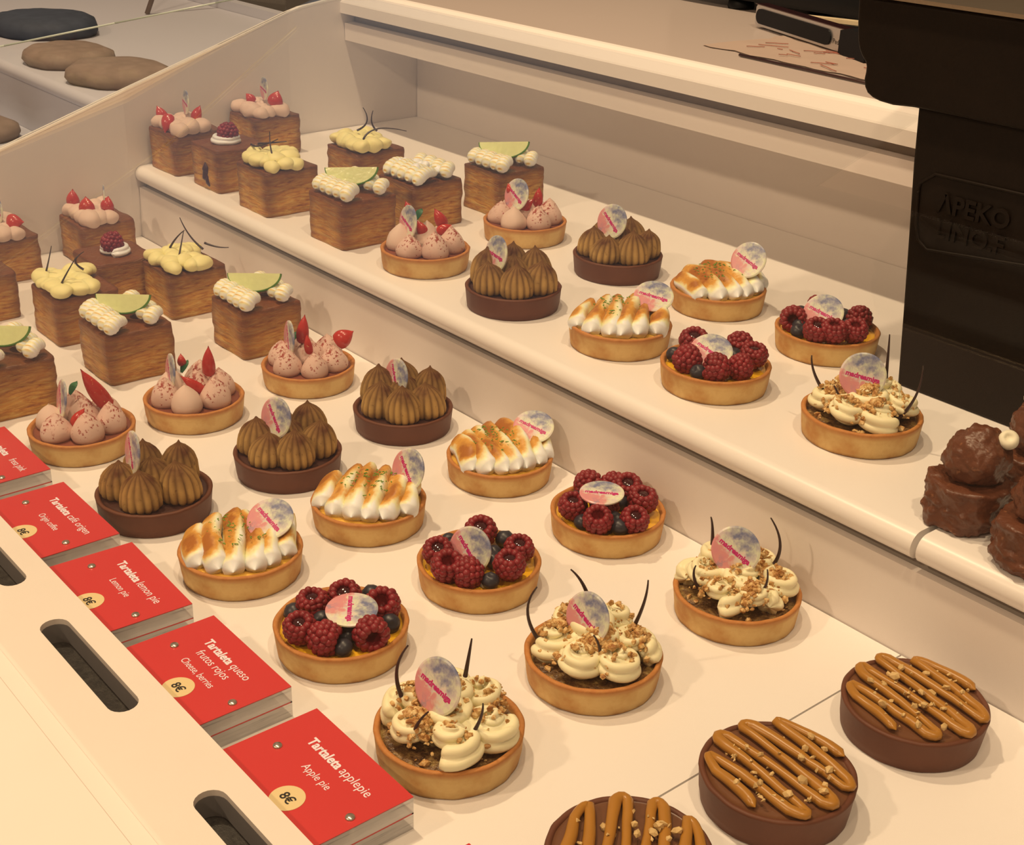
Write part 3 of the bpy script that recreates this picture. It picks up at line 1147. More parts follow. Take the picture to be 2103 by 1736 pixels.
def filling(root, mat, seed, z=0.0150, r=0.0362, amp=0.0006, scale=80, name='filling'):
    rs = [0.0005, 0.006, 0.012, 0.018, 0.024, 0.030, 0.034, r]
    v, f = [], []
    n = 60
    for k, q in enumerate(rs):
        for i in range(n):
            a = 2 * pi * i / n
            x, y = q * cos(a), q * sin(a)
            v.append((x, y, z + amp * noise.noise(Vector((x, y, seed * 0.1)) * scale) - (0.0008 if k == len(rs) - 1 else 0)))
    for k in range(len(rs) - 1):
        for i in range(n):
            j = (i + 1) % n
            f.append((k * n + i, (k + 1) * n + i, (k + 1) * n + j, k * n + j))
    mb = MB()
    mb.add(v, [tuple(reversed(q)) for q in f])
    lo = len(rs) - 1
    m2 = [(x * 0.985, y * 0.985, z - 0.008) for x, y, z in v[lo * n:]]
    o0 = len(mb.v)
    mb.add(m2, [])
    for i in range(n):
        j = (i + 1) % n
        mb.f.append((o0 + i, o0 + j, lo * n + j, lo * n + i))
    return mb.obj(name, mat, root)


def crumbs(root, pts, mat, seed, name='crumbs', size=0.0011):
    rng = random.Random(seed)
    mb = MB()
    for (x, y, z) in pts:
        s = size * rng.choice((0.6, 0.8, 1.0, 1.2, 1.7))
        V, F = ICO1 if s > size * 1.1 else _TET
        m = Matrix.Rotation(rng.uniform(0, 6), 4, (rng.random(), rng.random(), 0.3))
        q = (rng.uniform(0.6, 1.3), rng.uniform(0.6, 1.3), rng.uniform(0.5, 1.0))
        vs = []
        for p in V:
            j = 1 + rng.uniform(-0.25, 0.25)
            w = m @ Vector((p[0] * q[0] * j, p[1] * q[1] * j, p[2] * q[2] * j))
            vs.append((x + w.x * s, y + w.y * s, z + w.z * s))
        mb.add(vs, F)
    o = mb.obj(name, mat, root, smooth=False)
    if len(pts) > 12:
        o['kind'] = 'stuff'
    return o


_TET = ([(1, 0, -0.5), (-0.5, 0.87, -0.5), (-0.5, -0.87, -0.5), (0.2, 0.1, 0.9), (0.6, 0.7, 0.3), (-0.7, 0.2, 0.4)],
        [(0, 2, 1), (0, 1, 4), (0, 4, 3), (1, 5, 3), (1, 3, 4), (2, 5, 1), (2, 3, 5), (0, 3, 2)])


def berry_slice(root, base, tip, w, name='strawberry_wedge'):
    """a strawberry wedge: red skin outside, paler flesh inside"""
    b, tpt = Vector(base) * 0.001, Vector(tip) * 0.001
    L = (tpt - b).length
    ax = (tpt - b).normalized()
    view = Vector((0.70, -0.60, 0.38))
    sd = ax.cross(view)
    if sd.length < 0.1:
        sd = Vector((1, 0, 0))
    sd.normalize()
    fr = sd.cross(ax).normalized()
    n = 12
    v, f = [], []
    ring = 14
    for i in range(n + 1):
        t = i / n
        r = w * 0.62 * (sin(pi * min(1, 0.25 + 0.78 * t)) ** 0.8 if t < 0.98 else 0.03)
        if t == 0:
            r *= 0.6
        c = b + ax * L * t + fr * (0.0015 * sin(pi * t))
        for k in range(ring):
            a = 2 * pi * k / ring
            ca, sa = cos(a), sin(a)
            depth = 0.62 if sa > 0 else 0.30
            v.append(c + sd * (ca * r) + fr * (sa * r * depth))
    for i in range(n):
        for k in range(ring):
            j = (k + 1) % ring
            f.append((i * ring + k, i * ring + j, (i + 1) * ring + j, (i + 1) * ring + k))
    f.append(tuple(range(ring)))
    f.append(tuple(reversed([n * ring + k for k in range(ring)])))
    mb = MB()
    mb.add(v, f)
    return mb.obj(name, M['straw'], root)


def flesh_slice(root, base, tip, w):
    o = berry_slice(root, base, tip, w, 'strawberry_slice')
    o.data.materials[0] = M['straw_in']
    o['label'] = 'pale cut strawberry slice'
    return o


def leaf(root, pos, s=0.008, az=0.6):
    c = Vector(pos) * 0.001
    v, f = [], []
    n = 8
    for i in range(n + 1):
        t = i / n
        w = s * 0.42 * sin(pi * (0.06 + 0.94 * t)) ** 0.8
        for j in (-1, 0, 1):
            p = Vector((j * w, (t - 0.5) * s, s * 0.25 * sin(pi * t) - abs(j) * 0.0008 + s * 0.9 * t))
            v.append(c + Matrix.Rotation(az, 3, 'Z') @ p)
    for i in range(n):
        for j in range(2):
            a = i * 3 + j
            f.append((a, a + 1, a + 4, a + 3))
    m = len(v)
    v += [p + Vector((0, 0, -0.0005)) for p in v]
    f += [tuple(reversed([k + m for k in q])) for q in f]
    mb = MB()
    mb.add(v, f)
    return mb.obj('mint_leaf', M['mint'], root)


def stick(root, pts, r=0.0011, name='chocolate_stick'):
    P = [Vector(p) * 0.001 for p in pts]
    a, b, c = P[0], P[len(P) // 2], P[-1]
    path = []
    a = a + (a - b).normalized() * 0.003
    for i in range(13):
        t = i / 12
        l0 = (t - 0.5) * (t - 1) / 0.5
        l1 = t * (t - 1) / -0.25
        l2 = t * (t - 0.5) / 0.5
        path.append(a * l0 + b * l1 + c * l2)
    return sweep(path, lambda t: r * (1.15 - 0.75 * t), 8, upv=(0.6, -0.5, 0.3)).obj(name, M['stick'], root)


# ------------------------------------------------------------------ the tartlets
CEN = {'LA0': (-0.2635, -0.1954), 'LA1': (-0.2639, -0.101), 'LA2': (-0.2694, 0.0096), 'LB0': (-0.1344, -0.1984), 'LB1': (-0.1341, -0.0916), 'LB2': (-0.148, 0.023), 'LC0': (-0.0293, -0.1892), 'LC1': (-0.0351, -0.0861), 'LC2': (-0.0353, 0.0315), 'LD0': (0.0827, -0.1849), 'LD1': (0.0753, -0.0755), 'LD2': (0.0762, 0.0373), 'LE0': (0.1991, -0.1931), 'LE1': (0.1953, -0.0863), 'LE2': (0.2003, 0.0315), 'UA0': (-0.2719, 0.1355), 'UA1': (-0.2878, 0.2647), 'UB0': (-0.1475, 0.1343), 'UB1': (-0.1603, 0.2655), 'UC0': (-0.0331, 0.1467), 'UC1': (-0.0467, 0.2726), 'UD0': (0.0658, 0.1471), 'UD1': (0.069, 0.2701), 'UE0': (0.1823, 0.1633), 'LF1': (0.3297, -0.0841), 'LF2': (0.3372, 0.0206)}
DISC = {'LA0': (-8.0, -10.0, 39.2), 'LA1': (-12.7, -12.6, 36.8), 'LA2': (-11.2, -11.0, 39.2), 'LB0': (-8.5, -9.4, 45.9), 'LB1': (-3.6, -6.3, 44.4), 'LB2': (-6.2, -1.9, 41.2), 'LC0': (8.7, 17.7, 36.4), 'LC1': (11.7, 25.4, 37.0), 'LC2': (7.9, 25.5, 35.9), 'LD0': (10.5, 0.8, 31.2), 'LD1': (-0.2, -7.2, 26.9), 'LD2': (2.6, -9.5, 34.5), 'LE0': (-0.5, -7.2, 45.6), 'LE1': (-1.7, -4.5, 41.0), 'LE2': (-2.9, -2.3, 44.7), 'UA0': (-10.5, -11.0, 39.6), 'UA1': (-5.6, -6.5, 41.7), 'UB0': (-9.4, -11.2, 44.0), 'UB1': (-4.8, -4.8, 46.5), 'UC0': (10.1, 24.5, 36.9), 'UC1': (16.9, 14.9, 42.5), 'UD0': (0.4, -6.5, 27.7), 'UD1': (-1.1, -6.0, 30.9), 'UE0': (-1.2, -3.2, 43.5)}
STICK = {'LE0': [[(-19.5, -17.2, 35.6), (-20.6, -18.7, 49.7), (-17.0, -14.0, 64.6)], [(-10.6, 19.1, 37.5), (-9.7, 20.2, 48.1), (-8.9, 21.3, 58.6)], [(5.3, -26.0, 25.6), (5.8, -25.4, 32.6), (9.5, -20.5, 41.7)], [(22.6, -3.3, 27.1), (25.3, 0.1, 36.2), (26.2, 1.3, 46.8)]], 'LE1': [[(-21.6, -21.8, 21.8), (-27.2, -27.4, 39.4), (-23.9, -24.1, 58.0)], [(-14.8, 6.4, 46.4), (-17.3, 3.9, 54.4), (-21.8, -0.7, 62.0)], [(12.1, 19.3, 33.8), (15.3, 22.5, 49.0), (16.3, 23.5, 64.6)], [(16.5, -11.8, 23.7), (16.7, -11.6, 32.6), (13.9, -14.4, 41.9)]], 'LE2': [[(-24.1, 0.0, 41.3), (-24.7, -0.4, 50.0), (-26.0, -1.4, 57.7)], [(10.2, 20.8, 36.0), (11.5, 21.8, 48.5), (5.6, 17.2, 65.0)], [(-11.3, -24.2, 22.8), (-13.8, -26.2, 29.3), (-13.4, -25.9, 37.4)], [(20.8, -6.5, 25.2), (24.0, -3.9, 32.8), (23.9, -4.0, 44.7)]], 'UE0': [[(-26.0, -11.4, 28.1), (-31.4, -15.0, 38.5), (-33.9, -16.6, 50.3)], [(1.6, 19.1, 40.3), (1.0, 18.7, 53.5), (0.1, 18.1, 68.2)], [(0.6, -17.7, 23.4), (-3.9, -20.6, 31.0), (-8.2, -23.5, 39.2)], [(25.1, 4.7, 20.8), (32.0, 9.4, 37.1), (33.3, 10.2, 58.8)]]}
SLICE = {'LA0': [((2.0, 22.4, 27.0), (-4.3, 5.6, 61.5), 0.011), ((9.2, -9.7, 22.0), (12.5, -1.0, 37.0), 0.008)], 'LA1': [((0.4, 14.6, 31.6), (0.8, 15.5, 57.7), 0.009), ((-13.7, -0.8, 39.1), (-14.2, -1.8, 50.2), 0.006), ((12.7, 3.3, 24.7), (5.0, -12.8, 40.0), 0.007)], 'LA2': [((-7.6, -1.0, 33.6), (-5.8, 2.0, 59.7), 0.009), ((5.9, -1.8, 28.4), (5.0, -3.3, 46.6), 0.006), ((12.4, 20.7, 35.0), (20.1, 33.7, 45.7), 0.013)], 'UA0': [((-15.6, -1.0, 38.9), (-20.1, -7.2, 56.6), 0.008), ((5.3, 17.4, 34.3), (-0.1, 10.1, 51.5), 0.009), ((6.3, 8.6, 31.6), (13.9, 19.0, 38.4), 0.007), ((-0.3, -0.4, 29.2), (-4.1, -5.6, 42.1), 0.008)], 'UA1': [((2.7, 12.4, 28.8), (3.8, 13.7, 48.3), 0.008), ((-3.1, -3.7, 23.8), (5.0, 5.8, 38.4), 0.008), ((-16.0, -3.3, 39.8), (-18.9, -6.7, 50.0), 0.007)]}
LEAF = {'LA0': (-10.4, 0.9, 41.7), 'LA1': (-11.3, -0.5, 36.4), 'LA2': (-12.6, -5.5, 35.3), 'UA0': (-6.3, -1.9, 43.6)}
BERRIES = {'LD0': ([(-17.8, -8.0), (-16.0, 14.1), (6.1, 30.8), (-1.5, -29.9), (16.3, -24.3), (30.5, 3.3)], [(-22.2, -19.1), (-10.6, 28.4), (-4.5, -10.3), (17.3, -7.6), (21.7, 19.9), (32.4, -19.1)]), 'LD1': ([(-19.7, 16.7), (-18.7, -19.9), (12.6, 21.9), (2.3, -32.0), (23.0, -28.4), (29.2, 3.8)], [(-27.2, -3.6), (-6.3, 26.5), (2.5, 10.0), (9.7, 4.2), (31.5, -14.5)]), 'LD2': ([(-26.4, 5.0), (-8.5, 29.2), (-18.2, 22.3), (-10.6, -26.6), (2.5, -7.9), (13.5, 18.6), (18.6, -30.5), (33.6, -2.6)], [(-20.5, -11.3), (1.4, 9.9), (7.6, -38.3), (17.5, -11.5), (33.9, -18.5)]), 'UD1': ([(-19.1, -20.3), (-28.0, 18.4), (14.5, 27.0), (12.1, -38.9), (27.2, -26.4), (32.7, -3.2)], [(-30.9, 4.4), (-8.9, 35.4), (-6.2, -38.3), (-9.6, -21.6), (11.1, 11.2), (-4.8, 20.3)]), 'UD0': ([(-28.6, 3.8), (-7.6, -34.6), (24.8, -24.6), (-2.7, 31.7), (20.9, 20.7), (27.8, -5.3)], [(-22.8, 25.7), (4.1, 13.8), (11.2, -35.3), (-23.8, -18.7)])}
# how each printed disc stands: turn away, lean back, spin of the writing, size
DPOSE = {
    'LA0': (62, 12, -55), 'LA1': (64, 8, -50), 'LA2': (66, 6, -60), 'LB0': (58, 10, -50), 'LB1': (38, 16, -48), 'LB2': (52, 14, -55),
    'LC0': (12, 58, -38), 'LC1': (44, 22, -42), 'LC2': (6, 62, -26), 'LD0': (4, 84, -82), 'LD1': (30, 22, -42), 'LD2': (20, 86, 12),
    'LE0': (40, 20, -14), 'LE1': (44, 18, -24), 'LE2': (22, 20, -28), 'UA0': (58, 10, -18), 'UA1': (46, 18, -28), 'UB0': (56, 12, -5),
    'UB1': (40, 18, -38), 'UC0': (4, 60, -18), 'UC1': (36, 30, -22), 'UD0': (10, 58, -34), 'UD1': (22, 42, -20), 'UE0': (6, 22, -12)}


def zbase(k):
    return ZU if k[0] == 'U' else 0.0


def start(k, name, label, cat, group):
    c = CEN[k]
    r = empty(name, (c[0], c[1], zbase(k)))
    return tag(r, label, cat, group)


def ring(n, rad, phase, jit, rng):
    return [(rad * cos(phase + 2 * pi * i / n) + rng.uniform(-jit, jit), rad * sin(phase + 2 * pi * i / n) + rng.uniform(-jit, jit)) for i in range(n)]


def pink_tart(k, seed, phase, n, label):
    rng = random.Random(seed)
    r = start(k, 'strawberry_cream_tartlet', label, 'tartlet', 'pink strawberry cream tartlets')
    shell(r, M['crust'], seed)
    filling(r, M['pink_fill'], seed, z=0.0158)
    for i, (x, y) in enumerate(ring(n, 0.0228, radians(phase), 0.0008, rng) + [(-0.004, 0.004)]):
        s = rng.uniform(0.93, 1.06) * (1.08 if i == n else 1.0)
        mw = (Matrix.Translation((x, y, 0.0155)) @ Matrix.Rotation(rng.uniform(0, 6), 4, 'Z') @ Matrix.Diagonal((s, s, s * rng.uniform(0.95, 1.15), 1)))
        put('cream_dollop', KISS['pink' if rng.random() < 0.75 else 'pink_pale'][i % 4], r, mw=mw)
    for a, b, w in SLICE[k]:
        berry_slice(r, a, b, w)
    if k in LEAF:
        leaf(r, LEAF[k], 0.0085, 0.3)
    p = DISC[k]
    add_disc(r, p, *DPOSE[k])
    return r


def coffee_tart(k, seed, phase, n, label, back=1.15):
    rng = random.Random(seed)
    r = start(k, 'coffee_cream_tartlet', label, 'tartlet', 'coffee cream tartlets in dark shells')
    shell(r, M['choc_crust'], seed)
    filling(r, M['choc_fill'], seed, z=0.0165)
    for i, (x, y) in enumerate(ring(n, 0.0226, radians(phase), 0.0008, rng) + [(-0.003, 0.003)]):
        up_ = back if (-x * 0.77 + y * 0.64) > 0.008 else 1.0
        s = rng.uniform(1.0, 1.10)
        mw = (Matrix.Translation((x, y, 0.0160)) @ Matrix.Rotation(rng.uniform(0, 6), 4, 'Z') @ Matrix.Diagonal((s, s, s * up_ * rng.uniform(0.98, 1.14), 1)))
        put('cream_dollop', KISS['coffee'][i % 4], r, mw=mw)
    add_disc(r, DISC[k], *DPOSE[k])
    return r


def meringue_part(root, seed, ang, nrow=6, rr=0.0074, spread=0.0285):
    rng = random.Random(seed)
    mb = MB()
    d = Vector((cos(ang), sin(ang), 0))
    c = Vector((-sin(ang), cos(ang), 0))
    for j in range(nrow):
        vpos = -spread + 2 * spread * j / (nrow - 1)
        Lh = sqrt(max(0.0001, 0.0355 ** 2 - vpos ** 2)) * 0.96
        n = 22
        path = []
        wob = rng.uniform(0, 6)
        peak = 0.0062 * (1 - (abs(vpos) / 0.040) ** 2) * rng.uniform(0.8, 1.3)
        w1, w2 = rng.uniform(0.0015, 0.0032), rng.uniform(2.5, 5.0)
        for i in range(n + 1):
            t = i / n
            u = -Lh + 2 * Lh * t
            z = 0.0185 + peak * sin(pi * (0.12 + 0.80 * t)) + 0.0006 * sin(wob + 5 * t)
            path.append(d * u + c * (vpos + w1 * sin(wob + w2 * t)) + Vector((0, 0, z)))
        R0 = rr * rng.uniform(0.92, 1.1)
        lean = rng.uniform(0.7, 1.1)

        def rad(t, R0=R0):
            e = min(t, 1 - t)
            end = sqrt(max(0.0, 1 - max(0.0, 1 - e / 0.09) ** 2))
            return max(0.0002, R0 * (0.92 + 0.16 * t) * end)

        def sec(th, t, lean=lean):
            g = max(0.0, cos(th - pi / 2 - 0.5 * lean)) ** 7
            return 1 + 0.42 * g * (1 - min(1.0, max(0, (t - 0.62) / 0.26))) - 0.10 * max(0.0, cos(th - pi / 2 + 0.9)) ** 3

        ph = rng.uniform(0, 6)

        def att(th, t, ph=ph, lean=lean, j=j):
            s = max(0.0, sin(th))
            side = 0.5 + 0.5 * cos(th - pi / 2 + 0.75)
            crest = max(0.0, cos(th - pi / 2 - 0.5 * lean)) ** 14
            e = 1 - max(0.0, (t - 0.74) / 0.22)
            return max(0.0, min(1.0, (s ** 0.6) * (0.22 + 0.90 * side) * max(0.0, e) * (0.75 + 0.3 * sin(ph + 7 * t)) * 1.05 - 0.55 * crest * 0.6))
        s_ = sweep(path, rad, 22, sec, att)
        mb.add(s_.v, s_.f, s_.a)
    mb.bump(0.0007, 90, seed)
    return mb.obj('toasted_meringue', M['meringue'], root)


def lemon_tart(k, seed, ang, label, nrow=6):
    rng = random.Random(seed)
    r = start(k, 'lemon_meringue_tartlet', label, 'tartlet', 'lemon meringue tartlets')
    shell(r, M['crust'], seed)
    filling(r, M['curd_pale'], seed, z=0.0162)
    meringue_part(r, seed, radians(ang), nrow)
    pts = []
    for i in range(70):
        a, q = rng.uniform(0, 6.28), 0.021 * sqrt(rng.random())
        x, y = q * cos(a), q * sin(a)
        pts.append((x, y, 0.0355 - 0.0085 * (q / 0.03) ** 2 + rng.uniform(-0.0008, 0.0004)))
    mb = MB()
    for (x, y, z) in pts:
        a = rng.uniform(0, 6.28)
        L = rng.uniform(0.0010, 0.0026)
        s_ = sweep([(x, y, z), (x + cos(a) * L * 0.5, y + sin(a) * L * 0.5, z + 0.0004), (x + cos(a + 0.6) * L, y + sin(a + 0.6) * L, z)], lambda t: 0.00038, 4)
        mb.add(s_.v, s_.f)
    o = mb.obj('lime_zest', M['zest'], r)
    o['kind'] = 'stuff'
    add_disc(r, DISC[k], *DPOSE[k])
    return r


def berry_tart(k, seed, label):
    rng = random.Random(seed)
    r = start(k, 'berry_cheese_tartlet', label, 'tartlet', 'raspberry and blueberry tartlets')
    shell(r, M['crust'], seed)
    filling(r, M['curd'], seed, z=0.0152, amp=0.0016, scale=70)
    ra, bl = BERRIES[k]

    def clampr(p, m):
        q = sqrt(p[0] ** 2 + p[1] ** 2)
        return (p[0] * min(1, m / q), p[1] * min(1, m / q))
    for i, p in enumerate(ra):
        x, y = clampr(p, 26.5)
        a = rng.uniform(0, 6.28)
        mode = rng.random()
        if mode < 0.55:      # hollow looks up and a little to the front
            rot = Matrix.Rotation(radians(rng.uniform(5, 30)), 4, Vector((0.64 + rng.uniform(-0.3, 0.3), 0.77, 0)))
            z = 0.0165
        else:                # lying on its side
            rot = Matrix.Rotation(a, 4, 'Z') @ Matrix.Rotation(radians(rng.uniform(70, 105)), 4, 'X')
            z = 0.0235
        s = rng.uniform(0.92, 1.04)
        off = Vector((0, 0, 0)) if mode < 0.55 else rot @ Vector((0, 0, -0.008))
        mw = Matrix.Translation(Vector((x * 0.001, y * 0.001, z)) + off) @ rot @ Matrix.Rotation(a, 4, 'Z') @ Matrix.Scale(s, 4)
        o = put('raspberry', RASP[i % 4], r, mw=mw)
        if mode < 0.55 and rng.random() < 0.75:
            put('jelly', JELLY, o)
    for i, p in enumerate(bl):
        x, y = clampr(p, 30.0)
        s = rng.uniform(0.0056, 0.0068)
        rot = Matrix.Rotation(rng.uniform(0, 6.28), 4, 'Z') @ Matrix.Rotation(rng.uniform(0.0, 1.2), 4, 'X')
        put('blueberry', BLUE, r, mw=Matrix.Translation((x * 0.001, y * 0.001, 0.0150 + s * 0.82)) @ rot @ Matrix.Scale(s, 4))
    add_disc(r, DISC[k], *DPOSE[k])
    return r


def rosette_mb(seed, R_=0.0150, turns=1.35, hgt=0.0095, tube=0.0070, sgn=1):
    rng = random.Random(seed)
    path = []
    a0 = rng.uniform(0, 6.28)
    n = 44
    for i in range(n + 1):
        t = i / n
        a = a0 + sgn * 2 * pi * turns * t
        q = R_ * 0.62 * (1 - t) ** 0.75
        path.append((q * cos(a), q * sin(a), tube * 0.8 + hgt * t ** 1.2))

    def rad(t):
        e = min(1.0, t / 0.05)
        return max(0.0004, tube * (1 - 0.45 * t) * sqrt(1 - (1 - e) ** 2 + 0.0001) * (1.0 if t < 0.93 else (1 - (t - 0.93) / 0.075)))

    def sec(th, t):
        return 1 + 0.20 * (abs(cos(2.5 * th + 2.2 * t)) ** 0.8 * 2 - 1.1)
    s_ = sweep(path, rad, 40, sec)
    s_.bump(0.0006, 110, seed)
    return s_


ROS = [rosette_mb(i, turns=1.2 + 0.1 * (i % 3), sgn=1 if i % 2 else -1).mesh('cream_swirl', M['vanilla']) for i in range(5)]


def apple_tart(k, seed, phase, n, label):
    rng = random.Random(seed)
    r = start(k, 'apple_cream_tartlet', label, 'tartlet', 'apple pie tartlets with cream swirls')
    shell(r, M['crust'], seed)
    filling(r, M['apple_fill'], seed, z=0.0155, amp=0.0016, scale=160)
    spots = ring(n, 0.0215, radians(phase), 0.0014, rng)
    for i, (x, y) in enumerate(spots + [(-0.0055, 0.0045), (0.0045, -0.001)]):
        s = rng.uniform(1.0, 1.13)
        zz = 0.0150 if i < n else 0.0185
        back = 1.15 if (-x * 0.77 + y * 0.64) > 0.006 else 1.0
        mw = (Matrix.Translation((x, y, zz)) @ Matrix.Rotation(rng.uniform(0, 6), 4, 'Z') @ Matrix.Diagonal((s, s, s * back, 1)))
        put('cream_swirl', ROS[(i + seed) % 5], r, mw=mw)
    pts = []
    cl = [(rng.uniform(-0.020, 0.020), rng.uniform(-0.020, 0.020)) for _ in range(9)]
    for i in range(900):
        if i % 3:
            cx, cy = cl[i % 9]
            x, y = cx + rng.gauss(0, 0.0044), cy + rng.gauss(0, 0.0044)
        else:
            a, q = rng.uniform(0, 6.28), 0.033 * sqrt(rng.random())
            x, y = q * cos(a), q * sin(a)
        q = sqrt(x * x + y * y)
        if q > 0.034:
            continue
        # height of the cream there, from the rosettes' rough domes
        h = 0.016
        for j, (sx, sy) in enumerate(spots + [(-0.0055, 0.0045), (0.0045, -0.001)]):
            dd = sqrt((x - sx) ** 2 + (y - sy) ** 2)
            if dd < 0.0145:
                top = (0.0162 if j < n else 0.0200) + 0.0185 * (1.12 if (-sx * 0.77 + sy * 0.64) > 0.006 else 1.0)
                h = max(h, top - 0.0135 * (dd / 0.0145) ** 1.8)
        pts.append((x, y, h + 0.0004))
    crumbs(r, pts, M['crumb'], seed, size=0.0013)
    for s_ in STICK[k]:
        stick(r, s_, 0.00115)
    add_disc(r, DISC[k], *DPOSE[k])
    return r


def caramel_tart(loc, rz, seed, label, r_=0.0397, h=0.0202):
    rng = random.Random(seed)
    r = empty('caramel_chocolate_tart', loc, rz)
    tag(r, label, 'tart', 'chocolate tarts with caramel zigzag')
    shell(r, M['choc_crust'], seed, r_, h)
    filling(r, M['ganache'], seed, z=h - 0.0006, r=r_ - 0.0024, amp=0.0003)
    # zigzag of caramel
    path = []
    rows = 8
    ctrl = []
    for j in range(rows):
        vpos = -0.031 + 0.062 * j / (rows - 1)
        L = sqrt(0.0350 ** 2 - (vpos * 0.98) ** 2) * rng.uniform(0.86, 1.0)
        s = 1 if j % 2 else -1
        ctrl += [(-s * L, vpos), (s * L, vpos + 0.0028)]
    for (a, b) in zip(ctrl, ctrl[1:]):
        straight = abs(a[0] - b[0]) > 0.02
        n = 10 if straight else 5
        for i in range(n):
            t = i / n
            if straight:
                path.append((a[0] + (b[0] - a[0]) * t, a[1] + (b[1] - a[1]) * t + 0.0012 * sin(pi * t), h + 0.0019))
            else:
                s = 1 if a[0] > 0 else -1
                path.append((a[0] + (b[0] - a[0]) * t + s * 0.0030 * sin(pi * t), a[1] + (b[1] - a[1]) * t, h + 0.0019))
    s_ = sweep(path, lambda t: (0.0028 + 0.0004 * sin(40 * t)) * sqrt(max(0.01, 1 - max(0.0, 1 - min(t, 1 - t) / 0.012) ** 2)), 14, flat=0.85)
    s_.bump(0.0006, 90, seed)
    s_.obj('caramel_zigzag', M['caramel'], r)
    pts = []
    for i in range(60):
        a, q = rng.uniform(0, 6.28), 0.031 * sqrt(rng.random())
        pts.append((q * cos(a) * 0.9 + 0.003, q * sin(a), h + rng.choice((0.0008, 0.0042, 0.0046))))
    crumbs(r, pts, M['nut'], seed, 'nut_pieces', 0.0015)
    return r


pink_tart('LA0', 21, -40 + 28, 6, 'pink strawberry cream tartlet at the left edge, behind the red tags')
pink_tart('LA1', 22, -40, 6, 'pink strawberry cream tartlet, middle of the three on the lower tier')
pink_tart('LA2', 23, -40 + 20, 6, 'pink strawberry cream tartlet against the riser, with strawberry jutting right')
pink_tart('UA0', 24, -40 + 25, 6, 'pink strawberry cream tartlet near the front edge of the upper tier')
pink_tart('UA1', 25, -40 + 32, 6, 'pink strawberry cream tartlet at the back of the upper tier, before a pastry cube')
coffee_tart('LB0', 31, -40 - 4, 5, 'coffee cream tartlet behind the red coffee price tag')
coffee_tart('LB1', 32, -40 + 26, 6, 'coffee cream tartlet, middle of the three on the lower tier')
coffee_tart('LB2', 33, -40 + 4, 6, 'coffee cream tartlet against the riser of the upper tier')
coffee_tart('UB0', 34, -40 + 6, 6, 'coffee cream tartlet near the front edge of the upper tier')
coffee_tart('UB1', 35, -40 + 28, 6, 'coffee cream tartlet at the back of the upper tier')
lemon_tart('LC0', 41, -24, 'lemon meringue tartlet behind the lemon pie price tag')
lemon_tart('LC1', 42, -48, 'lemon meringue tartlet, middle of the three on the lower tier')
lemon_tart('LC2', 43, -17, 'lemon meringue tartlet nearest the riser of the upper tier', 7)
lemon_tart('UC0', 44, -50, 'lemon meringue tartlet near the front edge of the upper tier')
lemon_tart('UC1', 45, -12, 'lemon meringue tartlet at the back of the upper tier, with spiky peaks')
berry_tart('LD0', 51, 'berry tartlet behind the cheese and berries price tag')
berry_tart('LD1', 52, 'berry tartlet, middle of the three on the lower tier')
berry_tart('LD2', 53, 'berry tartlet against the riser, its disc lying almost flat')
berry_tart('UD0', 54, 'berry tartlet near the front edge of the upper tier')
berry_tart('UD1', 55, 'berry tartlet at the back of the upper tier beside the iron machine')
apple_tart('LE0', 61, -40 + 8, 6, 'apple cream tartlet behind the apple pie price tag, nearest the viewer')
apple_tart('LE1', 62, -40 + 30, 6, 'apple cream tartlet, middle of the three on the lower tier')
apple_tart('LE2', 63, -40 + 22, 6, 'apple cream tartlet against the riser, at the right end of its row')
apple_tart('UE0', 64, -40 + 12, 6, 'apple cream tartlet on the upper tier before the iron machine')
caramel_tart((0.3385, 0.0207, 0), radians(-8), 71, 'caramel-striped chocolate tart against the riser at the right')
caramel_tart((0.3308, -0.0848, 0), radians(-4), 72, 'caramel-striped chocolate tart, middle of the three at lower right')
caramel_tart((0.3270, -0.1850, 0), radians(-50), 73, 'caramel-striped chocolate tart cut off by the bottom edge')


# ------------------------------------------------------------------ laminated pastry cubes
def cube(name, loc, label, group, seed, size=(0.060, 0.061, 0.0445), rz=0.0):
    r = empty(name, (loc[0], loc[1], loc[2]), radians(rz))
    tag(r, label, 'pastry', group)
    me = rbox(size[0], size[1], size[2], 0.0045, 17, seed, 0.0011, M['pastry'], 'pastry_cube')
    put('pastry_cube', me, r)
    return r


def shell_pipe(mb, a, b, R_, rng):
    """one short ridged piece of meringue from a (fat) to b (thin), lying"""
    A, B = Vector(a), Vector(b)
    n = 40
    path = [A + (B - A) * (i / n) + Vector((0, 0, R_ * 0.80 * sin(pi * i / n))) for i in range(n + 1)]

    def rad(t):
        e = min(t, 1 - t)
        return max(0.0003, R_ * (1 - 0.42 * t) * sqrt(max(0, 1 - max(0, 1 - e / 0.28) ** 2)) * (1 + 0.035 * sin(t * 56)))

    def att(th, t):
        return max(0.0, min(1.0, max(0.0, sin(th)) ** 2 * (0.06 + 0.40 * max(0.0, sin(t * 56)) ** 2)))
    s_ = sweep(path, rad, 20, None, att)
    mb.add(s_.v, s_.f, s_.a)


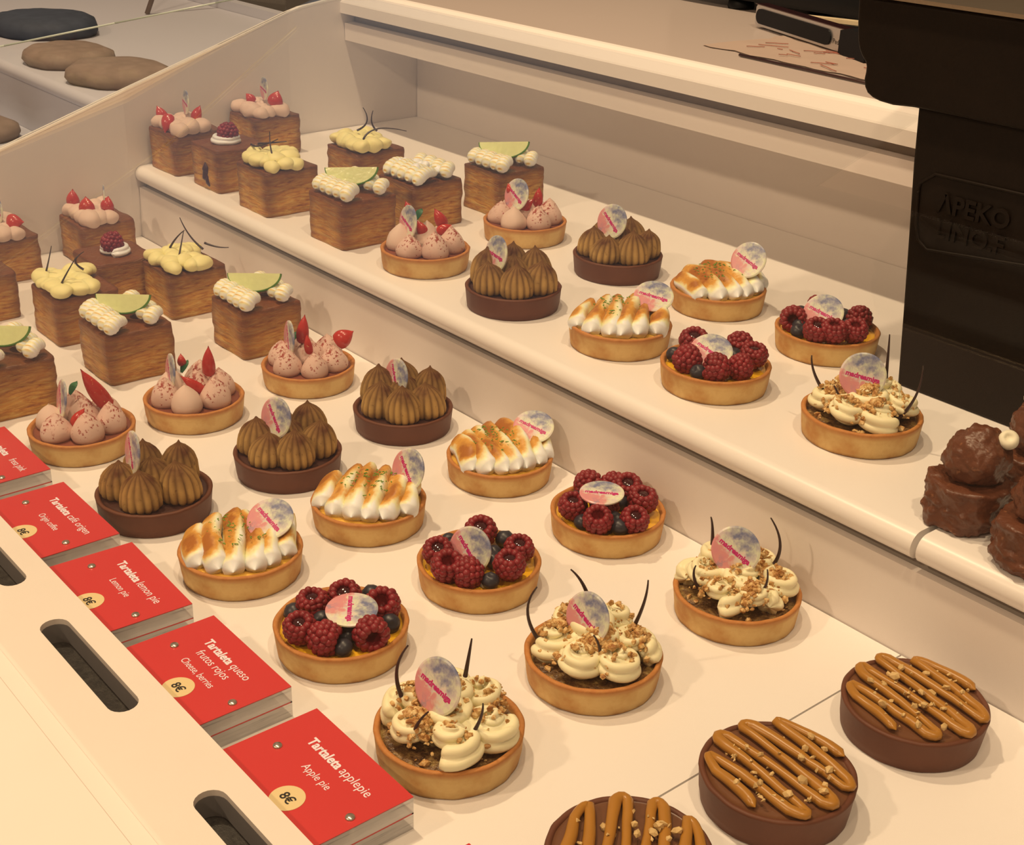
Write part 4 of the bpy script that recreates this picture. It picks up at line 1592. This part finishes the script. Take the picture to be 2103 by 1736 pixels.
def meringue_cube(loc, label, seed, lime=True, plain=False):
    rng = random.Random(seed)
    r = cube('meringue_pastry_cube', loc, label, 'pastry cubes with toasted meringue', seed)
    mb = MB()
    zt = 0.0490
    for row, (y0, y1) in enumerate(((-0.0290, -0.0070), (0.0090, 0.0270))):
        for i in range(5 if row == 0 else 4):
            x = -0.0225 + (0.0118 if row == 0 else 0.0150) * i
            k = rng.uniform(-0.0012, 0.0012)
            shell_pipe(mb, (x + 0.0050 + k, y0, zt - 0.001), (x - 0.0060 + k, y1 + (0.012 if plain and row == 0 else 0), zt + 0.001), 0.0074 * rng.uniform(0.94, 1.08), rng)
    mb.bump(0.0005, 110, seed)
    mb.obj('meringue_shells', M['meringue'], r)
    if plain:
        m2 = MB()
        for i in range(26):
            blob(m2, (rng.uniform(-0.022, 0.016), rng.uniform(-0.018, 0.012), zt + rng.uniform(0.003, 0.008)), rng.uniform(0.003, 0.0055), ICO2)
        m2.bump(0.0012, 180, seed)
        m2.obj('torn_meringue', M['white_cream'], r)
    if lime:
        n = 22
        R_ = 0.0255
        v, f = [], []
        for s in (-1, 1):
            for i in range(n + 1):
                a = pi + pi * i / n
                v.append((R_ * cos(a), s * 0.0013, R_ * 0.62 * sin(a)))
        f.append(tuple(range(n + 1)))
        f.append(tuple(reversed(range(n + 1, 2 * n + 2))))
        for i in range(n):
            f.append((i, n + 1 + i, n + 2 + i, i + 1))
        f.append((0, n, 2 * n + 1, n + 1))
        m3 = MB()
        m3.add(v, f)
        mw = Matrix.Translation((-0.005, 0.003, 0.0665)) @ Matrix.Rotation(radians(34), 4, 'Z') @ Matrix.Rotation(radians(-24), 4, 'X') @ Matrix.Rotation(radians(-6), 4, 'Y')
        me = m3.mesh('lime_slice', M['lime'], False)
        o = put('lime_slice', me, r, mw=mw)
        fixn(o)
        s_ = sweep([(R_ * 1.0 * cos(pi + pi * i / n), 0, R_ * 0.63 * sin(pi + pi * i / n)) for i in range(n + 1)], lambda t: 0.0014, 6, upv=(0, 1, 0))
        s_.obj('rind', M['lime_rind'], o)
    return r


def yellow_cube(loc, label, seed, sticks):
    rng = random.Random(seed)
    r = cube('vanilla_pastry_cube', loc, label, 'pastry cubes with yellow cream', seed)
    mb = MB()
    for i in range(17):
        x = -0.024 + 0.048 * (i % 5) / 4 + rng.uniform(-0.003, 0.003)
        y = -0.020 + 0.038 * (i // 5) / 3 + rng.uniform(-0.003, 0.003)
        rr = rng.uniform(0.0080, 0.0108)
        blob(mb, (x, y, 0.0450 + rr * 0.45 + rng.uniform(0, 0.0025)), rr, ICO3, (rng.uniform(0.9, 1.3), rng.uniform(0.9, 1.2), 0.75))
    mb.bump(0.0022, 75, seed)
    mb.obj('yellow_cream', M['yellow_cream'], r)
    for s_ in sticks:
        stick(r, s_, 0.0010)
    return r


def pink_cube(loc, label, seed, wedges, disc):
    rng = random.Random(seed)
    r = cube('strawberry_pastry_cube', loc, label, 'pastry cubes with pink cream', seed)
    mb = MB()
    for i in range(13):
        x = -0.022 + 0.044 * (i % 4) / 3 + rng.uniform(-0.003, 0.003)
        y = -0.018 + 0.036 * (i // 4) / 3 + rng.uniform(-0.003, 0.003)
        rr = rng.uniform(0.0092, 0.0120)
        blob(mb, (x, y, 0.0450 + rr * 0.4), rr, ICO3, (1.1, 1, 0.78))
    mb.bump(0.0018, 80, seed)
    mb.obj('pink_cream', M['pink_pale'], r)
    for a, b, w in wedges:
        berry_slice(r, a, b, w)
    add_disc(r, disc[0], disc[1], disc[2], disc[3], 0.85)
    return r


def rasp_cube(loc, label, seed):
    r = cube('raspberry_pastry_cube', loc, label, 'pastry cubes topped with a raspberry', seed)
    s_ = rosette_mb(seed, R_=0.0215, turns=1.6, hgt=0.003, tube=0.0052)
    s_.v = [(x - 0.002, y, z + 0.0430) for x, y, z in s_.v]
    s_.obj('white_cream', M['white_cream'], r)
    put('raspberry', RASP[seed % 4], r, mw=Matrix.Translation((0.000, 0.001, 0.0650)) @ Matrix.Rotation(radians(170), 4, 'X') @ Matrix.Scale(1.05, 4))
    mb = MB()
    blob(mb, (0.002, -0.0300, 0.018), 0.0080, ICO3, (0.70, 0.34, 1.3))
    blob(mb, (0.007, -0.0300, 0.009), 0.0055, ICO3, (1, 0.40, 1.1))
    mb.bump(0.0018, 160, seed)
    mb.obj('berry_filling', M['berry_fill'], r)
    return r


# upper tier
pink_cube((-0.7005, 0.1240, ZU), 'pink cream pastry cube at the left end of the upper tier front row', 81,
          [((-20, -14, 50), (-26, -20, 66), 0.010), ((4, -20, 62), (10, -30, 44), 0.011), ((10, 6, 52), (14, 12, 70), 0.010)], ((0, 2, 72), 62, 4, -10))
pink_cube((-0.7230, 0.2350, ZU), 'pink cream pastry cube at the far left back corner of the upper tier', 82,
          [((-6, -10, 56), (-12, -16, 66), 0.009), ((16, 4, 54), (20, 8, 72), 0.015)], ((2, 0, 72), 60, 2, -10))
rasp_cube((-0.6130, 0.1290, ZU), 'raspberry-topped pastry cube on the upper tier, berry filling showing in its side', 83)
yellow_cube((-0.5090, 0.1260, ZU), 'yellow cream pastry cube near the front edge of the upper tier', 84,
            [[(-26, -12, 60), (-10, -12, 62), (4, 0, 70)], [(-18, -8, 62), (0, -4, 66), (10, 6, 68)], [(20, -14, 54), (10, -12, 62), (2, -8, 78)]])
yellow_cube((-0.5240, 0.2420, ZU), 'yellow cream pastry cube at the back of the upper tier, with a hooked chocolate stick', 85,
            [[(-6, -4, 62), (0, 2, 70), (-4, 0, 84)], [(10, 6, 64), (6, 4, 70), (6, 6, 82)], [(18, -12, 58), (20, 2, 66), (38, 26, 64)]])
meringue_cube((-0.3780, 0.1290, ZU), 'meringue and lime pastry cube near the front edge of the upper tier', 86)
meringue_cube((-0.3900, 0.2160, ZU), 'pastry cube with torn white meringue and no lime, on the upper tier', 87, lime=False, plain=True)
meringue_cube((-0.3790, 0.3130, ZU), 'meringue and lime pastry cube at the back of the upper tier', 88)
# lower tier
pink_cube((-0.6920, -0.0960, 0), 'pink cream pastry cube at the left edge of the lower tier', 91,
          [((-4, -18, 56), (22, -8, 58), 0.011), ((6, 8, 56), (20, 20, 58), 0.014)], ((-6, 4, 66), 50, 6, -10))
pink_cube((-0.6930, 0.0090, 0), 'pink cream pastry cube in the back left corner of the lower tier', 92,
          [((-24, -14, 52), (-22, -14, 72), 0.012), ((8, -12, 52), (6, -12, 70), 0.014), ((16, 6, 54), (18, 8, 70), 0.012)], ((6, 8, 66), 72, 2, -10))
rasp_cube((-0.5660, -0.0290, 0), 'raspberry-topped pastry cube on the lower tier', 93)
cube_l4 = yellow_cube((-0.5920, -0.1580, 0), 'pastry cube cut off by the left edge of the photo, mostly hidden', 94, [])
yellow_cube((-0.4950, -0.1000, 0), 'yellow cream pastry cube on the lower tier, left one, with three sticks', 95,
            [[(-20, -18, 54), (-16, -16, 64), (-12, -12, 82)], [(14, -18, 52), (18, -14, 62), (24, -4, 80)], [(2, 8, 62), (0, 4, 68), (2, 12, 76)]])
yellow_cube((-0.5000, 0.0130, 0), 'yellow cream pastry cube against the riser on the lower tier', 96,
            [[(-12, -6, 60), (-8, -2, 68), (-2, 4, 76)], [(16, -14, 52), (8, -6, 64), (0, 2, 76)], [(14, 12, 62), (4, 6, 72), (-6, 2, 88)], [(20, 16, 66), (28, 22, 64), (36, 30, 64)]])
meringue_cube((-0.3720, -0.2110, 0), 'meringue and lime pastry cube cut off by the left edge of the photo', 97)
meringue_cube((-0.3860, -0.1010, 0), 'meringue and lime pastry cube, middle of the lower tier row', 98)
meringue_cube((-0.3710, 0.0180, 0), 'meringue and lime pastry cube against the riser on the lower tier', 99)


# ------------------------------------------------------------------ chocolate rocks
def rocher(loc, seed, label, nut=(0.0125, 0.0105, 0.0530), rz=0.0):
    r = empty('chocolate_rock_cake', loc, rz)
    tag(r, label, 'cake', 'chocolate hazelnut rock cakes')

    def lump(name, c, rad_, sq, sd):
        mb = MB()
        V, F = ico(5)
        vs = []
        o3 = Vector((sd, sd * 2, 0))
        for p in V:
            q = Vector(p)
            if name == 'base_cake':
                m = max(abs(q.z) / 0.78, sqrt(q.x ** 2 + q.y ** 2))
                q = q / (m ** 0.85)
            k = 1 + 0.12 * noise.noise(q * 1.6 + o3) + 0.16 * max(0, noise.noise(q * 3.6 + o3)) + 0.05 * noise.noise(q * 9 + o3)
            vs.append((c[0] + q.x * rad_ * k * sq[0], c[1] + q.y * rad_ * k * sq[1], max(0.0, c[2] + q.z * rad_ * k * sq[2])))
        mb.add(vs, F)
        return mb.obj(name, M['rocher'], r)
    lump('base_cake', (0, 0, 0.0145), 0.0236, (1, 1, 0.72), seed)
    lump('top_ball', (0.0005, 0.0025, 0.0410), 0.0185, (1, 1, 0.98), seed + 9.3)
    mb = lathe([(0.001, 0), (0.0046, 0.0006), (0.0060, 0.003), (0.0055, 0.0058), (0.0030, 0.0072), (0.0022, 0.0062), (0.0005, 0.0056)], 20, noise_amp=0.0003, nscale=300, seed=seed)
    mw = Matrix.Translation(nut) @ Matrix.Rotation(radians(25), 4, 'Y') @ Matrix.Rotation(radians(35), 4, 'X')
    put('hazelnut', mb.mesh('hazelnut', M['hazelnut']), r, mw=mw)
    return r


rocher((0.2935, 0.1170, ZU), 3.0, 'whole chocolate rock cake with a hazelnut, standing over the tray seam')
rocher((0.2960, 0.1830, ZU), 5.5, 'chocolate rock cake behind the whole one, half cut off by the right edge', nut=(-0.006, -0.004, 0.0600))
rocher((0.3470, 0.1050, ZU), 8.1, 'chocolate rock cake at the right edge in front, only its left side in view')


# ------------------------------------------------------------------ price tags
def price_tag(x0, x1, y1, lines, sub, label, rz=0.0, off=(0, 0)):
    Wd = x1 - x0
    D = 0.068
    r = empty('price_tag', ((x0 + x1) / 2, y1 - D / 2, 0.0), radians(rz))
    tag(r, label, 'price tag', 'red price tags along the front board')
    hx, hy = Wd / 2, D / 2
    box(MB(), (-hx, -hy, 0.0), (hx, hy, 0.0092)).obj('lower_block', M['acrylic'], r, False)
    fr = MB()
    for lo, hi in (((-hx, -hy, 0.0093), (hx, -hy + 0.001, 0.0100)), ((-hx, hy - 0.001, 0.0093), (hx, hy, 0.0100)), ((-hx, -hy, 0.0093), (-hx + 0.001, hy, 0.0100)), ((hx - 0.001, -hy, 0.0093), (hx, hy, 0.0100))):
        box(fr, lo, hi)
    fr.obj('red_backing', M['red'], r, False)
    box(MB(), (-hx, -hy, 0.0101), (hx, hy, 0.0193)).obj('upper_block', M['acrylic'], r, False)
    card = box(MB(), (-hx, -hy, 0.0194), (hx, hy, 0.0199)).obj('red_card', M['red'], r, False)
    zt = 0.0200
    for (s, bold, x, y, size, sx) in lines:
        put('lettering', text_mesh(s, size, M['tag_text'], bold=bold, ext=0.00005, sx=sx), card, (x - hx, hy - y, zt))
    for (s, x, y, size, sx) in sub:
        put('lettering', text_mesh(s, size, M['tag_text'], ext=0.00005, sx=sx), card, (x - hx, hy - y, zt))
    cx, cy = 0.0515, 0.0490
    mb = lathe([(0.0090, 0), (0.0090, 0.0002)], 40)
    sp = mb.obj('price_spot', M['tag_spot'], card, False, (cx - hx, hy - cy, zt - 0.0001))
    put('price', text_mesh('8\u20ac', 0.0075, M['tag_black'], bold=0.0001, ext=0.00005, name='price', align='CENTER'), sp, (0.0002, -0.0024, 0.0003))
    for px, py in ((0.0145, 0.0325), (0.0815, 0.0325)):
        sc = empty_free = lathe([(0.0003, 0.001), (0.0022, 0.0009), (0.0025, 0.0002), (0.0025, -0.0002)], 20)
        o = sc.obj('screw', M['steel'], r, True, (px - hx, hy - py, zt))
        lathe([(0.0021, -0.0188), (0.0021, -0.0108), (0.0021, -0.0008)], 16).obj('screw_shaft', M['steel'], o)
    return r


B1 = 0.00026
price_tag(-0.2910, -0.2030, -0.2445, [('Tartaleta ', B1, 0.0195, 0.0185, 0.0080, 1.0), ('fresa pink', 0, 0.0570, 0.0185, 0.0080, 0.72)], [],
          'red price tag cut off by the left edge, reading fresa pink')
price_tag(-0.1788, -0.0885, -0.2450, [('Tartaleta', B1, 0.0195, 0.0185, 0.0080, 0.95), ('caf\u00e9 origen', 0, 0.0490, 0.0185, 0.0080, 0.84)],
          [('Origin coffee', 0.0355, 0.0325, 0.0066, 0.76)], 'red price tag reading Tartaleta caf\u00e9 origen')
price_tag(-0.0745, 0.0144, -0.2450, [('Tartaleta', B1, 0.0195, 0.0185, 0.0080, 0.95), ('lemon pie', 0, 0.0490, 0.0185, 0.0080, 0.87)],
          [('Lemon pie', 0.0355, 0.0300, 0.0066, 0.86)], 'red price tag reading Tartaleta lemon pie', rz=-2.0)
price_tag(0.0345, 0.1222, -0.2425, [('Tartaleta', B1, 0.0215, 0.0180, 0.0080, 0.95), ('queso', 0, 0.0510, 0.0180, 0.0080, 0.90), ('frutos rojos', 0, 0.0280, 0.0265, 0.0080, 0.85)],
          [('Cheese, berries', 0.0290, 0.0365, 0.0066, 0.80)], 'red price tag reading Tartaleta queso frutos rojos')
price_tag(0.1470, 0.2348, -0.2418, [('Tartaleta', B1, 0.0205, 0.0190, 0.0080, 0.95), ('applepie', 0, 0.0500, 0.0190, 0.0080, 0.93)],
          [('Apple pie', 0.0355, 0.0315, 0.0066, 0.90)], 'red price tag reading Tartaleta applepie, nearest the viewer')
price_tag(0.2765, 0.3640, -0.2400, [], [], 'red price tag with only one corner showing at the bottom edge')
